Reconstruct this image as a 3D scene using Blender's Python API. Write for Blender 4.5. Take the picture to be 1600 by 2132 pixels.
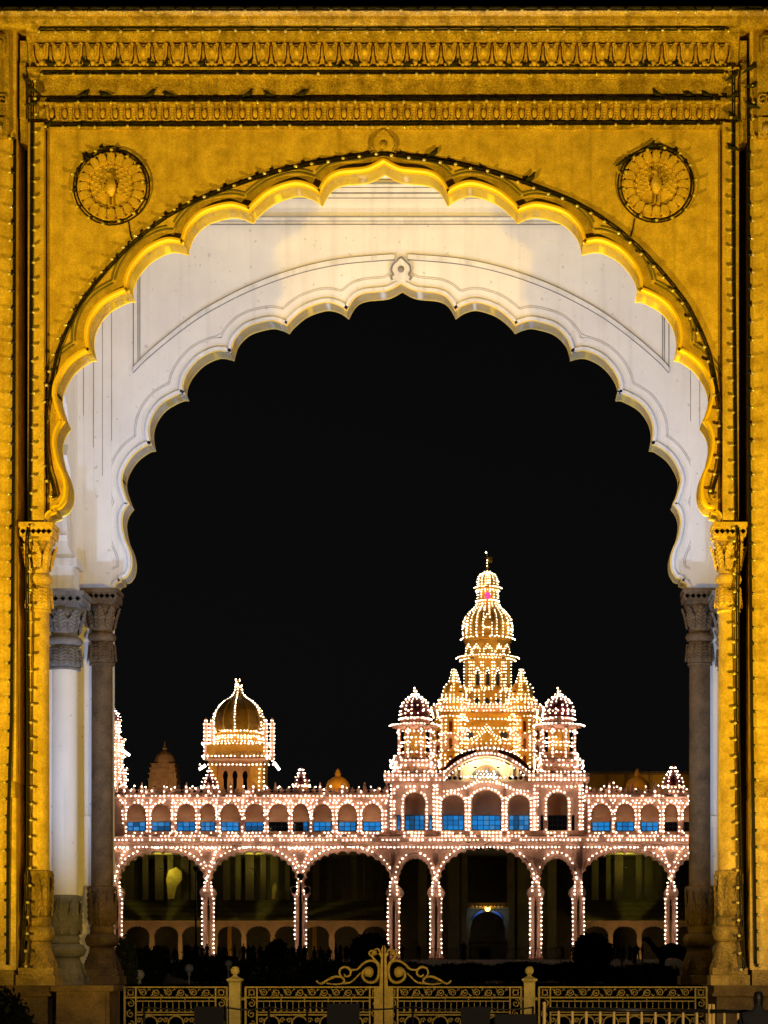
import bpy, bmesh, math, random
from mathutils import Vector, Matrix
random.seed(11)
R = math.radians
for o in list(bpy.data.objects): bpy.data.objects.remove(o, do_unlink=True)
scene = bpy.context.scene
COL = scene.collection

# ---------------------------------------------------------------- camera
F = 4600.0; VX = 1046.0; VY = 2040.0; D0 = 41.0      # focal length, vanishing point (photo pixels), distance to the gate front
CX = (VX - 799.5) / F * D0; CZ = 1.6
def X(u, d=D0): return CX + (u - VX) * d / F           # a photo pixel at distance d -> metres
def Z(v, d=D0): return CZ + (VY - v) * d / F
def Y(d): return d - D0
def P(u, v, d=D0): return (X(u, d), Y(d), Z(v, d))
cd = bpy.data.cameras.new('camera'); cam = bpy.data.objects.new('camera', cd); COL.objects.link(cam)
cam.location = (CX, -D0, CZ); cam.rotation_euler = (R(90), 0, 0)
cd.sensor_fit = 'HORIZONTAL'; cd.sensor_width = 36; cd.lens = F / 1600 * 36
cd.shift_x = (800 - VX) / 1600; cd.shift_y = (VY - 1066) / 1600
cd.clip_start = 0.5; cd.clip_end = 6000
scene.camera = cam

# ---------------------------------------------------------------- world, moonlight, exposure
w = bpy.data.worlds.new('World'); scene.world = w; w.use_nodes = True
nt = w.node_tree; nt.nodes.clear()
sky = nt.nodes.new('ShaderNodeTexSky'); sky.sky_type = 'NISHITA'; sky.sun_disc = False
sky.sun_elevation = R(18); sky.sun_rotation = R(150)
bg = nt.nodes.new('ShaderNodeBackground'); bg.inputs['Strength'].default_value = 0.0005
out = nt.nodes.new('ShaderNodeOutputWorld')
hs = nt.nodes.new('ShaderNodeHueSaturation'); hs.inputs['Saturation'].default_value = 0.0
nt.links.new(sky.outputs[0], hs.inputs['Color']); nt.links.new(hs.outputs[0], bg.inputs[0]); nt.links.new(bg.outputs[0], out.inputs[0])
sd = bpy.data.lights.new('moon', 'SUN'); sd.energy = 0.004; sd.angle = R(0.5); sd.color = (1, .96, .9)
so = bpy.data.objects.new('moon', sd); COL.objects.link(so); so.rotation_euler = (R(72), 0, R(150)); so.location = (0, 0, 60)
scene.view_settings.view_transform = 'Standard'; scene.view_settings.look = 'None'
scene.view_settings.exposure = 0; scene.view_settings.gamma = 1
scene.render.engine = 'CYCLES'
scene.cycles.use_denoising = True
scene.cycles.max_bounces = 5; scene.cycles.diffuse_bounces = 3; scene.cycles.caustics_reflective = False; scene.cycles.caustics_refractive = False
scene.cycles.sample_clamp_indirect = 3.0
scene.cycles.use_light_tree = True

# ---------------------------------------------------------------- floodlights of the place (fixtures are built at the end of the gate)
FLOODS = []      # (name, label, position, aim, watts, colour, spot angle, blend, size)
YEL = (1.0, .60, .02)
FLOODS.append(('mast', 'floodlight on a short steel pole in front of the gate, left', (-13.5, -16, 1.6), (-1.2, 0, 11.2), 21500, YEL, 65, .6, .28))
FLOODS.append(('mast', 'floodlight on a short steel pole in front of the gate, right', (13.5, -16.5, 1.5), (1.2, 0, 11.2), 20800, YEL, 65, .6, .28))
WHT = (.54, .69, 1.0)
FLOODS.append(('wall', 'white floodlight low behind the left front pier of the gate', (-6.68, .95, 2.2), (-2.5, 7, 12.5), 2550, WHT, 110, .8, .15))
FLOODS.append(('wall', 'white floodlight low behind the right front pier of the gate', (6.68, .95, 2.2), (2.5, 7, 12.5), 2550, WHT, 110, .8, .15))
FLOODS.append(('wall', 'white floodlight high behind the left front pier of the gate', (-6.6, .95, 9.0), (1.5, 7, 15.5), 2350, (.52, .68, 1.0), 125, .9, .15))
FLOODS.append(('wall', 'white floodlight high behind the right front pier of the gate', (6.6, .95, 9.0), (-1.5, 7, 15.5), 2150, WHT, 125, .9, .15))

for s_, n_ in ((-1, 'left'), (1, 'right')):
    FLOODS.append(('up', 'small yellow uplight on the ground under the front arch, %s side' % n_, (s_*5.55, .22, .45), (s_*.9, -.8, 15.5), 6800, (1.0, .66, .02), 60, .5, .1))
FLOODS.append(('street', 'tall street lamp behind the viewer on the road before the gate', (9, -52, 7.5), (3, -12, .3), 34000, (1.0, .74, .40), 21, .7, .25))

# ---------------------------------------------------------------- materials
MATS = {}
def mat(name, c1, c2=None, scale=1.2, rough=.8, bump=0.0, metal=0.0, streak=0.0, c3=None, spots=0.0, emit=None, es=0.0, spec=.3, fine=0.0):
    m = bpy.data.materials.new(name); m.use_nodes = True; nt = m.node_tree; N = nt.nodes; L = nt.links
    b = N['Principled BSDF']; b.inputs['Roughness'].default_value = rough; b.inputs['Metallic'].default_value = metal
    b.inputs['Specular IOR Level'].default_value = spec
    b.inputs['Base Color'].default_value = (*c1, 1)
    if emit: b.inputs['Emission Color'].default_value = (*emit, 1); b.inputs['Emission Strength'].default_value = es
    if c2:
        g = N.new('ShaderNodeNewGeometry')
        n1 = N.new('ShaderNodeTexNoise'); n1.inputs['Scale'].default_value = scale; n1.inputs['Detail'].default_value = 8; n1.inputs['Roughness'].default_value = .68
        L.new(g.outputs['Position'], n1.inputs['Vector'])
        r1 = N.new('ShaderNodeValToRGB'); r1.color_ramp.elements[0].position = .33; r1.color_ramp.elements[1].position = .67
        r1.color_ramp.elements[0].color = (*c2, 1); r1.color_ramp.elements[1].color = (*c1, 1)
        L.new(n1.outputs['Fac'], r1.inputs['Fac']); cur = r1.outputs['Color']
        if streak:
            mp = N.new('ShaderNodeMapping'); mp.inputs['Scale'].default_value = (3.2, 3.2, .16); L.new(g.outputs['Position'], mp.inputs['Vector'])
            n2 = N.new('ShaderNodeTexNoise'); n2.inputs['Scale'].default_value = 1.6; n2.inputs['Detail'].default_value = 5; L.new(mp.outputs[0], n2.inputs['Vector'])
            r2 = N.new('ShaderNodeValToRGB'); r2.color_ramp.elements[0].position = .52; r2.color_ramp.elements[1].position = .72
            r2.color_ramp.elements[0].color = (0, 0, 0, 1); r2.color_ramp.elements[1].color = (streak, streak, streak, 1)
            L.new(n2.outputs['Fac'], r2.inputs['Fac'])
            mx = N.new('ShaderNodeMix'); mx.data_type = 'RGBA'; L.new(r2.outputs['Color'], mx.inputs['Factor'])
            L.new(cur, mx.inputs['A']); mx.inputs['B'].default_value = (*(c3 or tuple(.45 * x for x in c2)), 1); cur = mx.outputs['Result']
        if spots:
            n3 = N.new('ShaderNodeTexNoise'); n3.inputs['Scale'].default_value = 9.0; n3.inputs['Detail'].default_value = 3; L.new(g.outputs['Position'], n3.inputs['Vector'])
            r3 = N.new('ShaderNodeValToRGB'); r3.color_ramp.elements[0].position = .685; r3.color_ramp.elements[1].position = .72
            r3.color_ramp.elements[0].color = (0, 0, 0, 1); r3.color_ramp.elements[1].color = (spots, spots, spots, 1)
            L.new(n3.outputs['Fac'], r3.inputs['Fac'])
            mx = N.new('ShaderNodeMix'); mx.data_type = 'RGBA'; L.new(r3.outputs['Color'], mx.inputs['Factor'])
            L.new(cur, mx.inputs['A']); mx.inputs['B'].default_value = (*(c3 or (.05, .045, .04)), 1); cur = mx.outputs['Result']
        if fine:
            n5 = N.new('ShaderNodeTexNoise'); n5.inputs['Scale'].default_value = 34; n5.inputs['Detail'].default_value = 4; L.new(g.outputs['Position'], n5.inputs['Vector'])
            mr = N.new('ShaderNodeMapRange'); mr.inputs['From Min'].default_value = .3; mr.inputs['From Max'].default_value = .7; mr.inputs['To Min'].default_value = 1 - fine; mr.inputs['To Max'].default_value = 1 + fine * .6
            L.new(n5.outputs['Fac'], mr.inputs['Value'])
            mm = N.new('ShaderNodeMix'); mm.data_type = 'RGBA'; mm.blend_type = 'MULTIPLY'; mm.inputs['Factor'].default_value = 1
            L.new(cur, mm.inputs['A']); L.new(mr.outputs[0], mm.inputs['B']); cur = mm.outputs['Result']
        L.new(cur, b.inputs['Base Color'])
        if bump:
            n4 = N.new('ShaderNodeTexNoise'); n4.inputs['Scale'].default_value = scale * 14; n4.inputs['Detail'].default_value = 6; L.new(g.outputs['Position'], n4.inputs['Vector'])
            bp = N.new('ShaderNodeBump'); bp.inputs['Strength'].default_value = bump; bp.inputs['Distance'].default_value = .03
            L.new(n4.outputs['Fac'], bp.inputs['Height']); L.new(bp.outputs[0], b.inputs['Normal'])
    MATS[name] = m
    return m
M_wall = mat('weathered_ochre_plaster', (.90, .68, .32), (.50, .35, .14), 3.2, .85, .3, streak=.5, c3=(.30, .20, .09), fine=.24)
M_trim = mat('ochre_moulding_plaster', (.80, .60, .28), (.34, .23, .09), 3.6, .85, .6, streak=.5, c3=(.10, .07, .035), fine=.5)
M_carve = mat('carved_ochre_plaster', (.90, .67, .31), (.52, .36, .14), 4.0, .8, .35, fine=.25)
M_foot = mat('dark_streaked_plaster', (.46, .33, .15), (.16, .11, .05), 3.0, .85, .5, streak=.5, c3=(.07, .05, .03), fine=.4)  # darker, streaked plaster for column bases and pilaster feet
M_whline = mat('grey_line_plaster', (.34, .32, .31), (.5, .48, .46), 3, .9)  # lighter grey for the line tubes along the rear lobes
M_soff = mat('uplit_yellow_paint', (.95, .70, .03), (.86, .60, .025), 1.5, .6, .05)  # yellow paint, its colour brightened for the strong light from below
M_white = mat('whitewashed_plaster', (.72, .70, .69), (.62, .60, .60), .7, .8, .08, streak=.22, c3=(.38, .36, .36), spots=.6)
M_whtrim = mat('white_moulding_plaster', (.70, .68, .67), (.55, .53, .53), 2.0, .8, .1, streak=.35, c3=(.25, .24, .23))
M_line = mat('dark_line_plaster', (.13, .12, .11), (.24, .22, .21), 3, .9)  # plain dark colour for the line tubes along the mouldings
M_soffr = mat('gold_lit_cream_paint', (.74, .53, .13), (.60, .42, .10), 1.5, .7, .1)  # cream paint with the yellow floodlight tinted into its colour
M_granite = mat('brown_weathered_granite', (.155, .10, .055), (.065, .042, .024), 3.0, .75, .5, fine=.3)
M_grey = mat('grey_granite', (.21, .20, .21), (.10, .096, .10), 3.0, .65, .4, fine=.25)
M_slot = mat('shade_dark_plaster', (.03, .022, .015), (.015, .012, .009), 2, .9)  # shade of the slots, attic and hall put into the colour
M_black = mat('black_cable', (.012, .010, .010), None, rough=.6)
M_socket = mat('bulb_socket', (.035, .025, .02), None, rough=.5)
M_glass = mat('unlit_bulb_glass', (.66, .60, .46), None, rough=.1, spec=1.0)  # pale base colour carries the glints of the clear bulbs
M_bird = mat('dark_pigeon_feather', (.035, .035, .038), (.012, .012, .014), 30, .6)
M_iron = mat('gilded_ironwork', (.23, .175, .072), (.13, .095, .04), 12, .5, .3, metal=.25)
M_postst = mat('lichened_gate_stone', (.30, .25, .15), (.17, .14, .085), 6, .85, .4)
M_brass = mat('polished_brass_bar', (.9, .62, .20), None, rough=.3, metal=.25)
M_blackpt = mat('black_painted_steel', (.010, .010, .012), None, rough=.35)
M_dark = mat('matt_black_panel', (.008, .008, .010), None, rough=.8)
M_stone = mat('pink_palace_stone', (.72, .44, .34), (.56, .33, .25), 1.4, .8, .15)
M_tymp = mat('peach_palace_plaster', (.78, .50, .31), (.64, .40, .24), 1.0, .8, .1)
M_gold = mat('ochre_tower_stone', (.64, .36, .06), (.46, .25, .04), 1.0, .7, .1)
M_maroon = mat('maroon_dome_tile', (.16, .022, .028), (.09, .012, .016), 2, .45, .15)
M_gild = mat('gilded_dome_copper', (.62, .40, .08), (.45, .27, .05), 2, .35, metal=.6)
M_olive = mat('dark_gilded_dome_plates', (.48, .32, .08), (.30, .2, .05), 1.5, .7)
M_frame = mat('dark_window_frame', (.02, .02, .03), None, rough=.5)
M_blue = [mat('blue_lit_pane_%s' % n, (.02, .05, .1), None, rough=.2, emit=c, es=s) for n, c, s in
          (('bright', (.012, .22, .62), .95), ('middle', (.012, .15, .42), .9), ('pale', (.05, .24, .55), .9), ('dim', (.01, .08, .2), .8))]
M_panedark = mat('dark_glass_pane', (.012, .017, .03), None, rough=.15)
M_bulb = mat('lit_bulb', (1, .9, .75), None, emit=(1.0, .73, .52), es=16.5)
M_bulb2 = mat('lit_tower_bulb', (1, .9, .7), None, emit=(1.0, .78, .48), es=7.8)
M_tube = mat('lit_tube_lamp', (1, .95, .85), None, emit=(1.0, .86, .72), es=9.0)
M_red = mat('red_beacon_glass', (.5, .01, .03), None, emit=(1.0, .02, .10), es=4.0)
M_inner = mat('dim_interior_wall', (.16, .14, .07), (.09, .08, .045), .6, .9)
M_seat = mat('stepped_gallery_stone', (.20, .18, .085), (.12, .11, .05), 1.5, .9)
M_tan = mat('tan_inner_arcade', (.36, .24, .13), (.24, .16, .08), 1.0, .9)
M_temple = mat('temple_stone', (.38, .24, .13), (.2, .12, .065), 1.6, .85, .4)
M_cream = mat('cream_pediment_paint', (.82, .74, .52), (.75, .66, .42), 2, .7)
M_ground = mat('dark_tarred_ground', (.013, .011, .011), (.009, .008, .008), .4, .95, .1)
M_leaf = mat('dark_leaf', (.012, .018, .007), (.006, .010, .004), 3, .9)
M_bark = mat('bark', (.06, .045, .03), (.03, .022, .016), 6, .9)
M_cloth = [mat('dark_clothing_%d' % i, c, None, rough=.9) for i, c in enumerate(((.012, .012, .016), (.02, .014, .012), (.014, .018, .016), (.022, .018, .02)))]
M_skin = mat('brown_skin', (.16, .085, .055), None, rough=.6)
M_hair = mat('black_hair', (.008, .007, .007), None, rough=.5)
M_camel = mat('camel_hide', (.03, .022, .015), (.02, .014, .01), 6, .9)
M_globe = mat('white_opal_globe', (.34, .34, .35), None, rough=.4)
M_kerb = mat('painted_kerb', (.42, .35, .34), (.3, .25, .25), 3, .9)
M_goldlamp = mat('golden_lamp_globe', (1, .8, .3), None, emit=(1.0, .62, .12), es=5.0)
M_bluecloth = mat('blue_painted_arch', (.05, .12, .32), None, rough=.8)

# ---------------------------------------------------------------- mesh helpers
ORG = {}
class MB:
    def __init__(s): s.v = []; s.f = []; s.sm = []; s.mi = []; s.cm = 0
    def add(s, vs, fs, smooth=False):
        n = len(s.v); s.v.extend(vs)
        for f in fs: s.f.append(tuple(i + n for i in f)); s.sm.append(smooth); s.mi.append(s.cm)
        return s
    def box(s, x0, x1, y0, y1, z0, z1):
        x0, x1 = min(x0, x1), max(x0, x1); y0, y1 = min(y0, y1), max(y0, y1); z0, z1 = min(z0, z1), max(z0, z1)
        return s.add([(x0,y0,z0),(x1,y0,z0),(x1,y1,z0),(x0,y1,z0),(x0,y0,z1),(x1,y0,z1),(x1,y1,z1),(x0,y1,z1)],
              [(0,3,2,1),(4,5,6,7),(0,1,5,4),(1,2,6,5),(2,3,7,6),(3,0,4,7)])
    def prism(s, poly, y0, y1, back=True):
        a = sum(poly[i][0]*poly[(i+1)%len(poly)][1]-poly[(i+1)%len(poly)][0]*poly[i][1] for i in range(len(poly)))
        if a < 0: poly = poly[::-1]
        n = len(poly); vs = [(x, y0, z) for x, z in poly] + [(x, y1, z) for x, z in poly]
        fs = [tuple(range(n))] + ([tuple(range(2*n-1, n-1, -1))] if back else [])
        fs += [(i, n+i, n+(i+1)%n, (i+1)%n) for i in range(n)]
        return s.add(vs, fs)
    def prismx(s, poly, x0, x1):            # poly in (y, z), extruded along x
        a = sum(poly[i][0]*poly[(i+1)%len(poly)][1]-poly[(i+1)%len(poly)][0]*poly[i][1] for i in range(len(poly)))
        if a < 0: poly = poly[::-1]
        n = len(poly); vs = [(x1, y, z) for y, z in poly] + [(x0, y, z) for y, z in poly]
        fs = [tuple(range(n)), tuple(range(2*n-1, n-1, -1))] + [(i, n+i, n+(i+1)%n, (i+1)%n) for i in range(n)]
        return s.add(vs, fs)
    def strip(s, A, B, y0, y1):             # band between two polylines in (x, z)
        for i in range(len(A)-1):
            q = [A[i], A[i+1], B[i+1], B[i]]
            s.prism(q, y0, y1, back=False)
        return s
    def lathe(s, prof, cx, cy, n=16, a0=0.0, a1=2*math.pi, smooth=True, cap=True, rot=0.0, sq=1.0):
        full = abs(a1-a0-2*math.pi) < 1e-6; m = n if full else n+1
        vs = []
        for r, z in prof:
            for k in range(m):
                a = rot+a0+(a1-a0)*k/n; vs.append((cx+r*math.cos(a), cy+r*math.sin(a)*sq, z))
        fs = []
        up = prof[-1][1] >= prof[0][1]
        for j in range(len(prof)-1):
            for k in range(n):
                k2 = (k+1) % m
                q = (j*m+k, j*m+k2, (j+1)*m+k2, (j+1)*m+k)
                fs.append(q if up else q[::-1])
        s.add(vs, fs, smooth)
        if cap and full:
            t = tuple(range(m)); k = len(s.v)-len(vs)
            s.f.append(tuple(k+i for i in (t[::-1] if up else t))); s.sm.append(False); s.mi.append(s.cm)
            k2 = k+(len(prof)-1)*m
            s.f.append(tuple(k2+i for i in (t if up else t[::-1]))); s.sm.append(False); s.mi.append(s.cm)
        return s
    def tube(s, pts, r, n=6, cap=True, closed=False):
        pts = [Vector(p) for p in pts]; m = len(pts)
        rs = r if isinstance(r, (list, tuple)) else [r]*m
        vs = []; prev = None
        for i, p in enumerate(pts):
            if closed: t = pts[(i+1) % m]-pts[i-1]
            else: t = pts[min(i+1, m-1)]-pts[max(i-1, 0)]
            if t.length < 1e-9: t = Vector((0, 0, 1))
            t.normalize()
            if prev is None:
                a = Vector((0, 1, 0)) if abs(t.y) < .9 else Vector((1, 0, 0))
            else: a = prev
            u = (a - t*a.dot(t))
            if u.length < 1e-6: u = t.orthogonal()
            u.normalize(); prev = u; b = t.cross(u)
            for k in range(n):
                an = 2*math.pi*k/n; vs.append(tuple(p+(u*math.cos(an)+b*math.sin(an))*rs[i]))
        fs = []
        for i in range(m if closed else m-1):
            j = (i+1) % m
            for k in range(n): fs.append((i*n+k, i*n+(k+1) % n, j*n+(k+1) % n, j*n+k))
        if cap and not closed: fs += [tuple(range(n))[::-1], tuple((m-1)*n+k for k in range(n))]
        return s.add(vs, fs, n > 4)
    def octa(s, c, r):
        x, y, z = c
        return s.add([(x+r,y,z),(x-r,y,z),(x,y+r,z),(x,y-r,z),(x,y,z+r),(x,y,z-r)],
              [(0,2,4),(2,1,4),(1,3,4),(3,0,4),(2,0,5),(1,2,5),(3,1,5),(0,3,5)])
    def ball(s, c, r, n=10, k=6, sx=1, sy=1, sz=1):
        prof = [(max(1e-4, math.sin(math.pi*i/k)), -math.cos(math.pi*i/k)) for i in range(k+1)]
        n0 = len(s.v); s.lathe(prof, 0, 0, n, cap=False)
        for i in range(n0, len(s.v)):
            x, y, z = s.v[i]; s.v[i] = (c[0]+x*r*sx, c[1]+y*r*sy, c[2]+z*r*sz)
        return s
    def xf(s, M, n0=0):
        for i in range(n0, len(s.v)): s.v[i] = tuple(M @ Vector(s.v[i]))
        return s
    def mesh(s, name, mats):
        me = bpy.data.meshes.new(name); me.from_pydata(s.v, [], s.f)
        for m in (mats if isinstance(mats, (list, tuple)) else [mats]): me.materials.append(m)
        me.polygons.foreach_set('use_smooth', s.sm); me.polygons.foreach_set('material_index', s.mi); me.update()
        return me
    def build(s, name, mats, parent=None, label=None, cat=None, group=None, kind=None):
        xs, ys, zs = zip(*s.v); og = Vector(((min(xs)+max(xs))/2, (min(ys)+max(ys))/2, min(zs)))
        s.v = [(x-og.x, y-og.y, z-og.z) for x, y, z in s.v]
        return place(name, s.mesh(name, mats), og, parent, label, cat, group, kind)
def tag(o, label=None, cat=None, group=None, kind=None):
    if label: o['label'] = label
    if cat: o['category'] = cat
    if group: o['group'] = group
    if kind: o['kind'] = kind
    return o
def place(name, me, loc, parent=None, label=None, cat=None, group=None, kind=None, rot=None, scl=None):
    o = bpy.data.objects.new(name, me); COL.objects.link(o); loc = Vector(loc); ORG[o] = loc
    if parent is not None: o.parent = parent; o.location = loc-ORG[parent]
    else: o.location = loc
    if rot: o.rotation_euler = rot
    if scl: o.scale = scl if isinstance(scl, (tuple, list)) else (scl,)*3
    return tag(o, label, cat, group, kind)
def thing(name, loc, label, cat, group=None): return place(name, None, loc, None, label, cat, group)
def catmull(pts, k=5):
    out = []
    n = len(pts)
    for i in range(n-1):
        p0 = pts[max(i-1, 0)]; p1 = pts[i]; p2 = pts[i+1]; p3 = pts[min(i+2, n-1)]
        for j in range(k):
            t = j/k
            out.append(tuple(.5*((2*b)+(c-a)*t+(2*a-5*b+4*c-d)*t*t+(3*b-a-3*c+d)*t**3) for a, b, c, d in zip(p0, p1, p2, p3)))
    out.append(tuple(pts[-1])); return out
def resample(pts, step):
    pts = [Vector(p) for p in pts]; out = [pts[0].copy()]; acc = 0.0
    for a, b in zip(pts[:-1], pts[1:]):
        L = (b-a).length
        if L < 1e-9: continue
        t = step-acc
        while t <= L: out.append(a+(b-a)*(t/L)); t += step
        acc = L-(t-step)
    return out
def spiral(cx, cz, r0, r1, a0, a1, y, n=18):
    return [(cx+(r0+(r1-r0)*i/n)*math.cos(a0+(a1-a0)*i/n), y, cz+(r0+(r1-r0)*i/n)*math.sin(a0+(a1-a0)*i/n)) for i in range(n+1)]

# ================================================================ ground
ZP = Z(2000, 240)                       # level of the palace terrace
def zg(y):
    if y < 12: return 0.0
    return min(ZP, ZP*(y-12)/(188-12))
b = MB(); ys = [-400, -60, -20, 0, 12, 40, 80, 120, 160, 188, 260, 500, 1500, 4000]; xs = [-3000, -300, -60, -15, 0, 15, 60, 300, 3000]
for y in ys:
    for x in xs: b.v.append((x, y, zg(y)))
nx = len(xs)
for j in range(len(ys)-1):
    for i in range(nx-1): b.f.append((j*nx+i, j*nx+i+1, (j+1)*nx+i+1, (j+1)*nx+i)); b.sm.append(False); b.mi.append(0)
b.build('ground', M_ground, kind='structure')

# ================================================================ the gateway
DR = D0/.853                            # distance of the rear arch wall
YR = Y(DR)
LOBES = [
 [(799.5,342),(765,359),(711,365),(685,379),(667.5,409)],
 [(667.5,409),(645,394),(613,388),(567,403),(535,428),(521,445)],
 [(521,445),(500,436),(475,433),(426,447),(397,474),(387,500),(385,512)],
 [(385,512),(351,506),(313,522),(287,547),(272,573),(268,595),(273,611)],
 [(273,611),(254.5,613),(216,635),(193,667),(185.5,700),(191,735)],
 [(191,735),(175,739),(146,761),(125,794),(119,823),(128,858),(137,879)],
 [(137,879),(124,898),(119,924),(126,962),(137,988),(143,1014),(141,1040),(129.5,1059),(117,1063)],
 [(117,1063),(117,1070),(106,1074),(101,1084)]]
LOBM = [catmull([(X(u), Z(v)) for u, v in L], 5) for L in LOBES]
half = []
for L in LOBM: half += L if not half else L[1:]
ARCH = half[::-1] + [(-x, z) for x, z in half[1:]]          # left spring -> apex -> right spring, metres
JX = X(90)                                                    # jamb below the capitals
def mirror(pts): return [(-p[0],) + tuple(p[1:]) for p in pts]
def wall_poly(x0, x1, ztop, zbot=0.0, arch=ARCH, jx=JX, zs=None):
    zs = Z(1092)
    return [(x0, zbot), (x0, ztop), (x1, ztop), (x1, zbot), (-jx, zbot), (-jx, zs), (arch[-1][0], zs)] + arch[::-1] + [(arch[0][0], zs), (jx, zs), (jx, zbot)]
def offset(pts, w):
    out = []
    for i in range(len(pts)):
        a = Vector(pts[max(i-1, 0)]); c = Vector(pts[min(i+1, len(pts)-1)]); t = (c-a)
        if t.length < 1e-9: t = Vector((1, 0))
        t.normalize(); out.append((pts[i][0]-t.y*w, pts[i][1]+t.x*w))
    return out
GW = thing('gateway', (0, 3.5, 0), 'huge ochre and white ceremonial gateway with two scalloped arches in the foreground', 'gateway')
# --- front wall: backing, raised panel, frame strips, pilasters with a dark slot between
UL, UR = 62, 1537
ZT = Z(262)
MB().prism(wall_poly(X(UL), X(UR), Z(60)), .15, .5).build('front_wall', [M_wall], GW)
inner = [(x, z) for x, z in ARCH]
pan = [(X(98.5), Z(1092)), (X(98.5), ZT), (X(1500.5), ZT), (X(1500.5), Z(1092)), (ARCH[-1][0], Z(1092))] + ARCH[::-1] + [(ARCH[0][0], Z(1092))]
MB().prism(pan, 0, .15).build('wall_panel', M_wall, GW)
b = MB(); b.strip(ARCH, offset(ARCH, .03), -.003, .56); rim = b.build('arch_soffit', M_soff, GW)
b = MB(); b.strip(offset(ARCH, .03), offset(ARCH, .07), -.14, .02); b.build('arch_rim', M_soff, GW)
for s in (-1, 1):
    b = MB(); b.box(s*X(UL), s*X(95), -.17, .15, Z(1092), ZT); b.build('frame_strip', M_wall, GW)
    # pilaster and outer wall
    b = MB(); b.box(s*X(39), s*X(-260), -.22, 1.3, Z(1630), Z(60)); b.build('pilaster', M_wall, GW)
    b = MB(); b.box(s*X(38), s*X(-260), -.26, 1.3, Z(1663), Z(1630)); b.build('pilaster_band', M_trim, GW)
    b = MB(); b.box(s*X(39), s*X(-260), -.22, 1.3, Z(2020), Z(1663)); b.build('pilaster', M_wall, GW)
    b = MB(); b.box(s*X(36), s*X(-260), -.32, 1.2, Z(2052), Z(2020)); b.build('pilaster_foot', M_foot, GW)
    b = MB(); b.box(s*X(UL+2), s*X(38), .505, .7, 0, Z(60)); b.build('slot_back', M_slot, GW)
    b = MB(); b.box(s*X(60), s*X(45), -.12, .3, Z(300), Z(90)); b.box(s*X(58), s*X(46), -.2, .3, Z(255), Z(140)); b.build('slot_block', M_trim, GW)
    # pilaster head with leaf work
    b = MB(); b.box(s*X(26), s*X(-260), -.36, -.22, Z(255), Z(88)); b.box(s*X(24), s*X(-260), -.42, -.22, Z(300), Z(262)); b.build('pilaster_head', M_trim, GW)
    for k in range(5):
        ul = 6-k*32
        b = MB(); q = [(-.12, 0), (-.13, .3), (-.06, .36), (.06, .36), (.13, .3), (.12, 0), (.05, -.14), (0, -.2), (-.05, -.14)]
        b.prism([(s*X(ul)+x, Z(130)+z*.9) for x, z in q], -.43, -.36); b.prism([(s*X(ul)+x*.6, Z(130)+z*.6+.03) for x, z in q], -.47, -.43)
        b.build('head_leaf', M_trim, GW)
        MB().ball((s*X(ul), -.44, Z(285)), .09, 8, 5).build('head_boss', M_trim, GW)
        MB().tube(spiral(s*X(ul)-.08, Z(225), .12, .02, 0, 9, -.4, 16), .018, 5).build('head_scroll', M_trim, GW); MB().tube(spiral(s*X(ul)+.08, Z(225), .12, .02, math.pi, math.pi-9, -.4, 16), .018, 5).build('head_scroll', M_trim, GW)
# lobe mouldings: double lines following each lobe inside the spandrel
def lobe_lines(offs, y, r, mt, name, sc=1.0):
    for off in offs:
        for s in (-1, 1):
            for k, L in enumerate(LOBM[:7]):
                op = offset(L[::-1], off); pts = []
                for p in op:
                    dmin = min((Vector(p)-Vector(q)).length for q in ARCH)
                    if dmin > off*.965 and p[0] < 0: pts.append((p[0] if s < 0 else -p[0], y, p[1]))
                if len(pts) > 3 and k < 6:
                    MB().tube(pts, r, 6).build(name, mt, GW)
lobe_lines((.26, .32), -.006, .019, M_line, 'lobe_moulding')
# outer arc moulding under the string of bulbs
ARC = [(96,880),(99,850),(104,826),(112,780),(122,735),(140,690),(165,640),(195,598),(230,557),(268,517),(310,481),(350,453),(400,425),(450,404),(520,378),(580,360),(640,346),(700,336),(765,327),(799.5,323)]
ARCM = catmull([(X(u), Z(v)) for u, v in ARC], 4)
ARCF = ARCM + [(-x, z) for x, z in ARCM[::-1][1:]]
b = MB(); b.strip(ARCF, offset(ARCF, .05), -.05, .0); b.build('spandrel_moulding', M_trim, GW)
for s in (-1, 1):      # scroll at the foot of the arc
    pts = [(X(96), Z(880)), (X(97), Z(940)), (X(104), Z(985)), (X(112), Z(1010)), (X(119), Z(1030)), (X(113), Z(1040)), (X(106), Z(1036)), (X(108), Z(1026))]
    q = [(p[0] if s < 0 else -p[0], -.02, p[1]) for p in catmull(pts, 4)]
    MB().tube(q, .03, 6).build('arc_scroll', M_trim, GW)
# key ornament over the apex
def key_orn(cx, cz, y, k, m1, m2):
    o = [(-22,-28),(-26,-20),(-20,-14),(-25,-4),(-22,10),(-12,20),(0,30),(12,20),(22,10),(25,-4),(20,-14),(26,-20),(22,-28)]
    b = MB(); b.prism([(cx+x*k, cz+z*k) for x, z in o], y-.06, y); r = b.build('key_ornament', m1, GW)
    pts = [(cx+x*k*.96, y-.062, cz+z*k*.96) for x, z in o]
    MB().tube(catmull(pts, 3), .022, 6).build('ornament_rim', m2, r)
    MB().ball((cx, y-.05, cz), 9*k, 10, 6, sy=.6).build('ornament_boss', m2, r)
key_orn(0, Z(302), 0, .0091, M_wall, M_trim)
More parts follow.
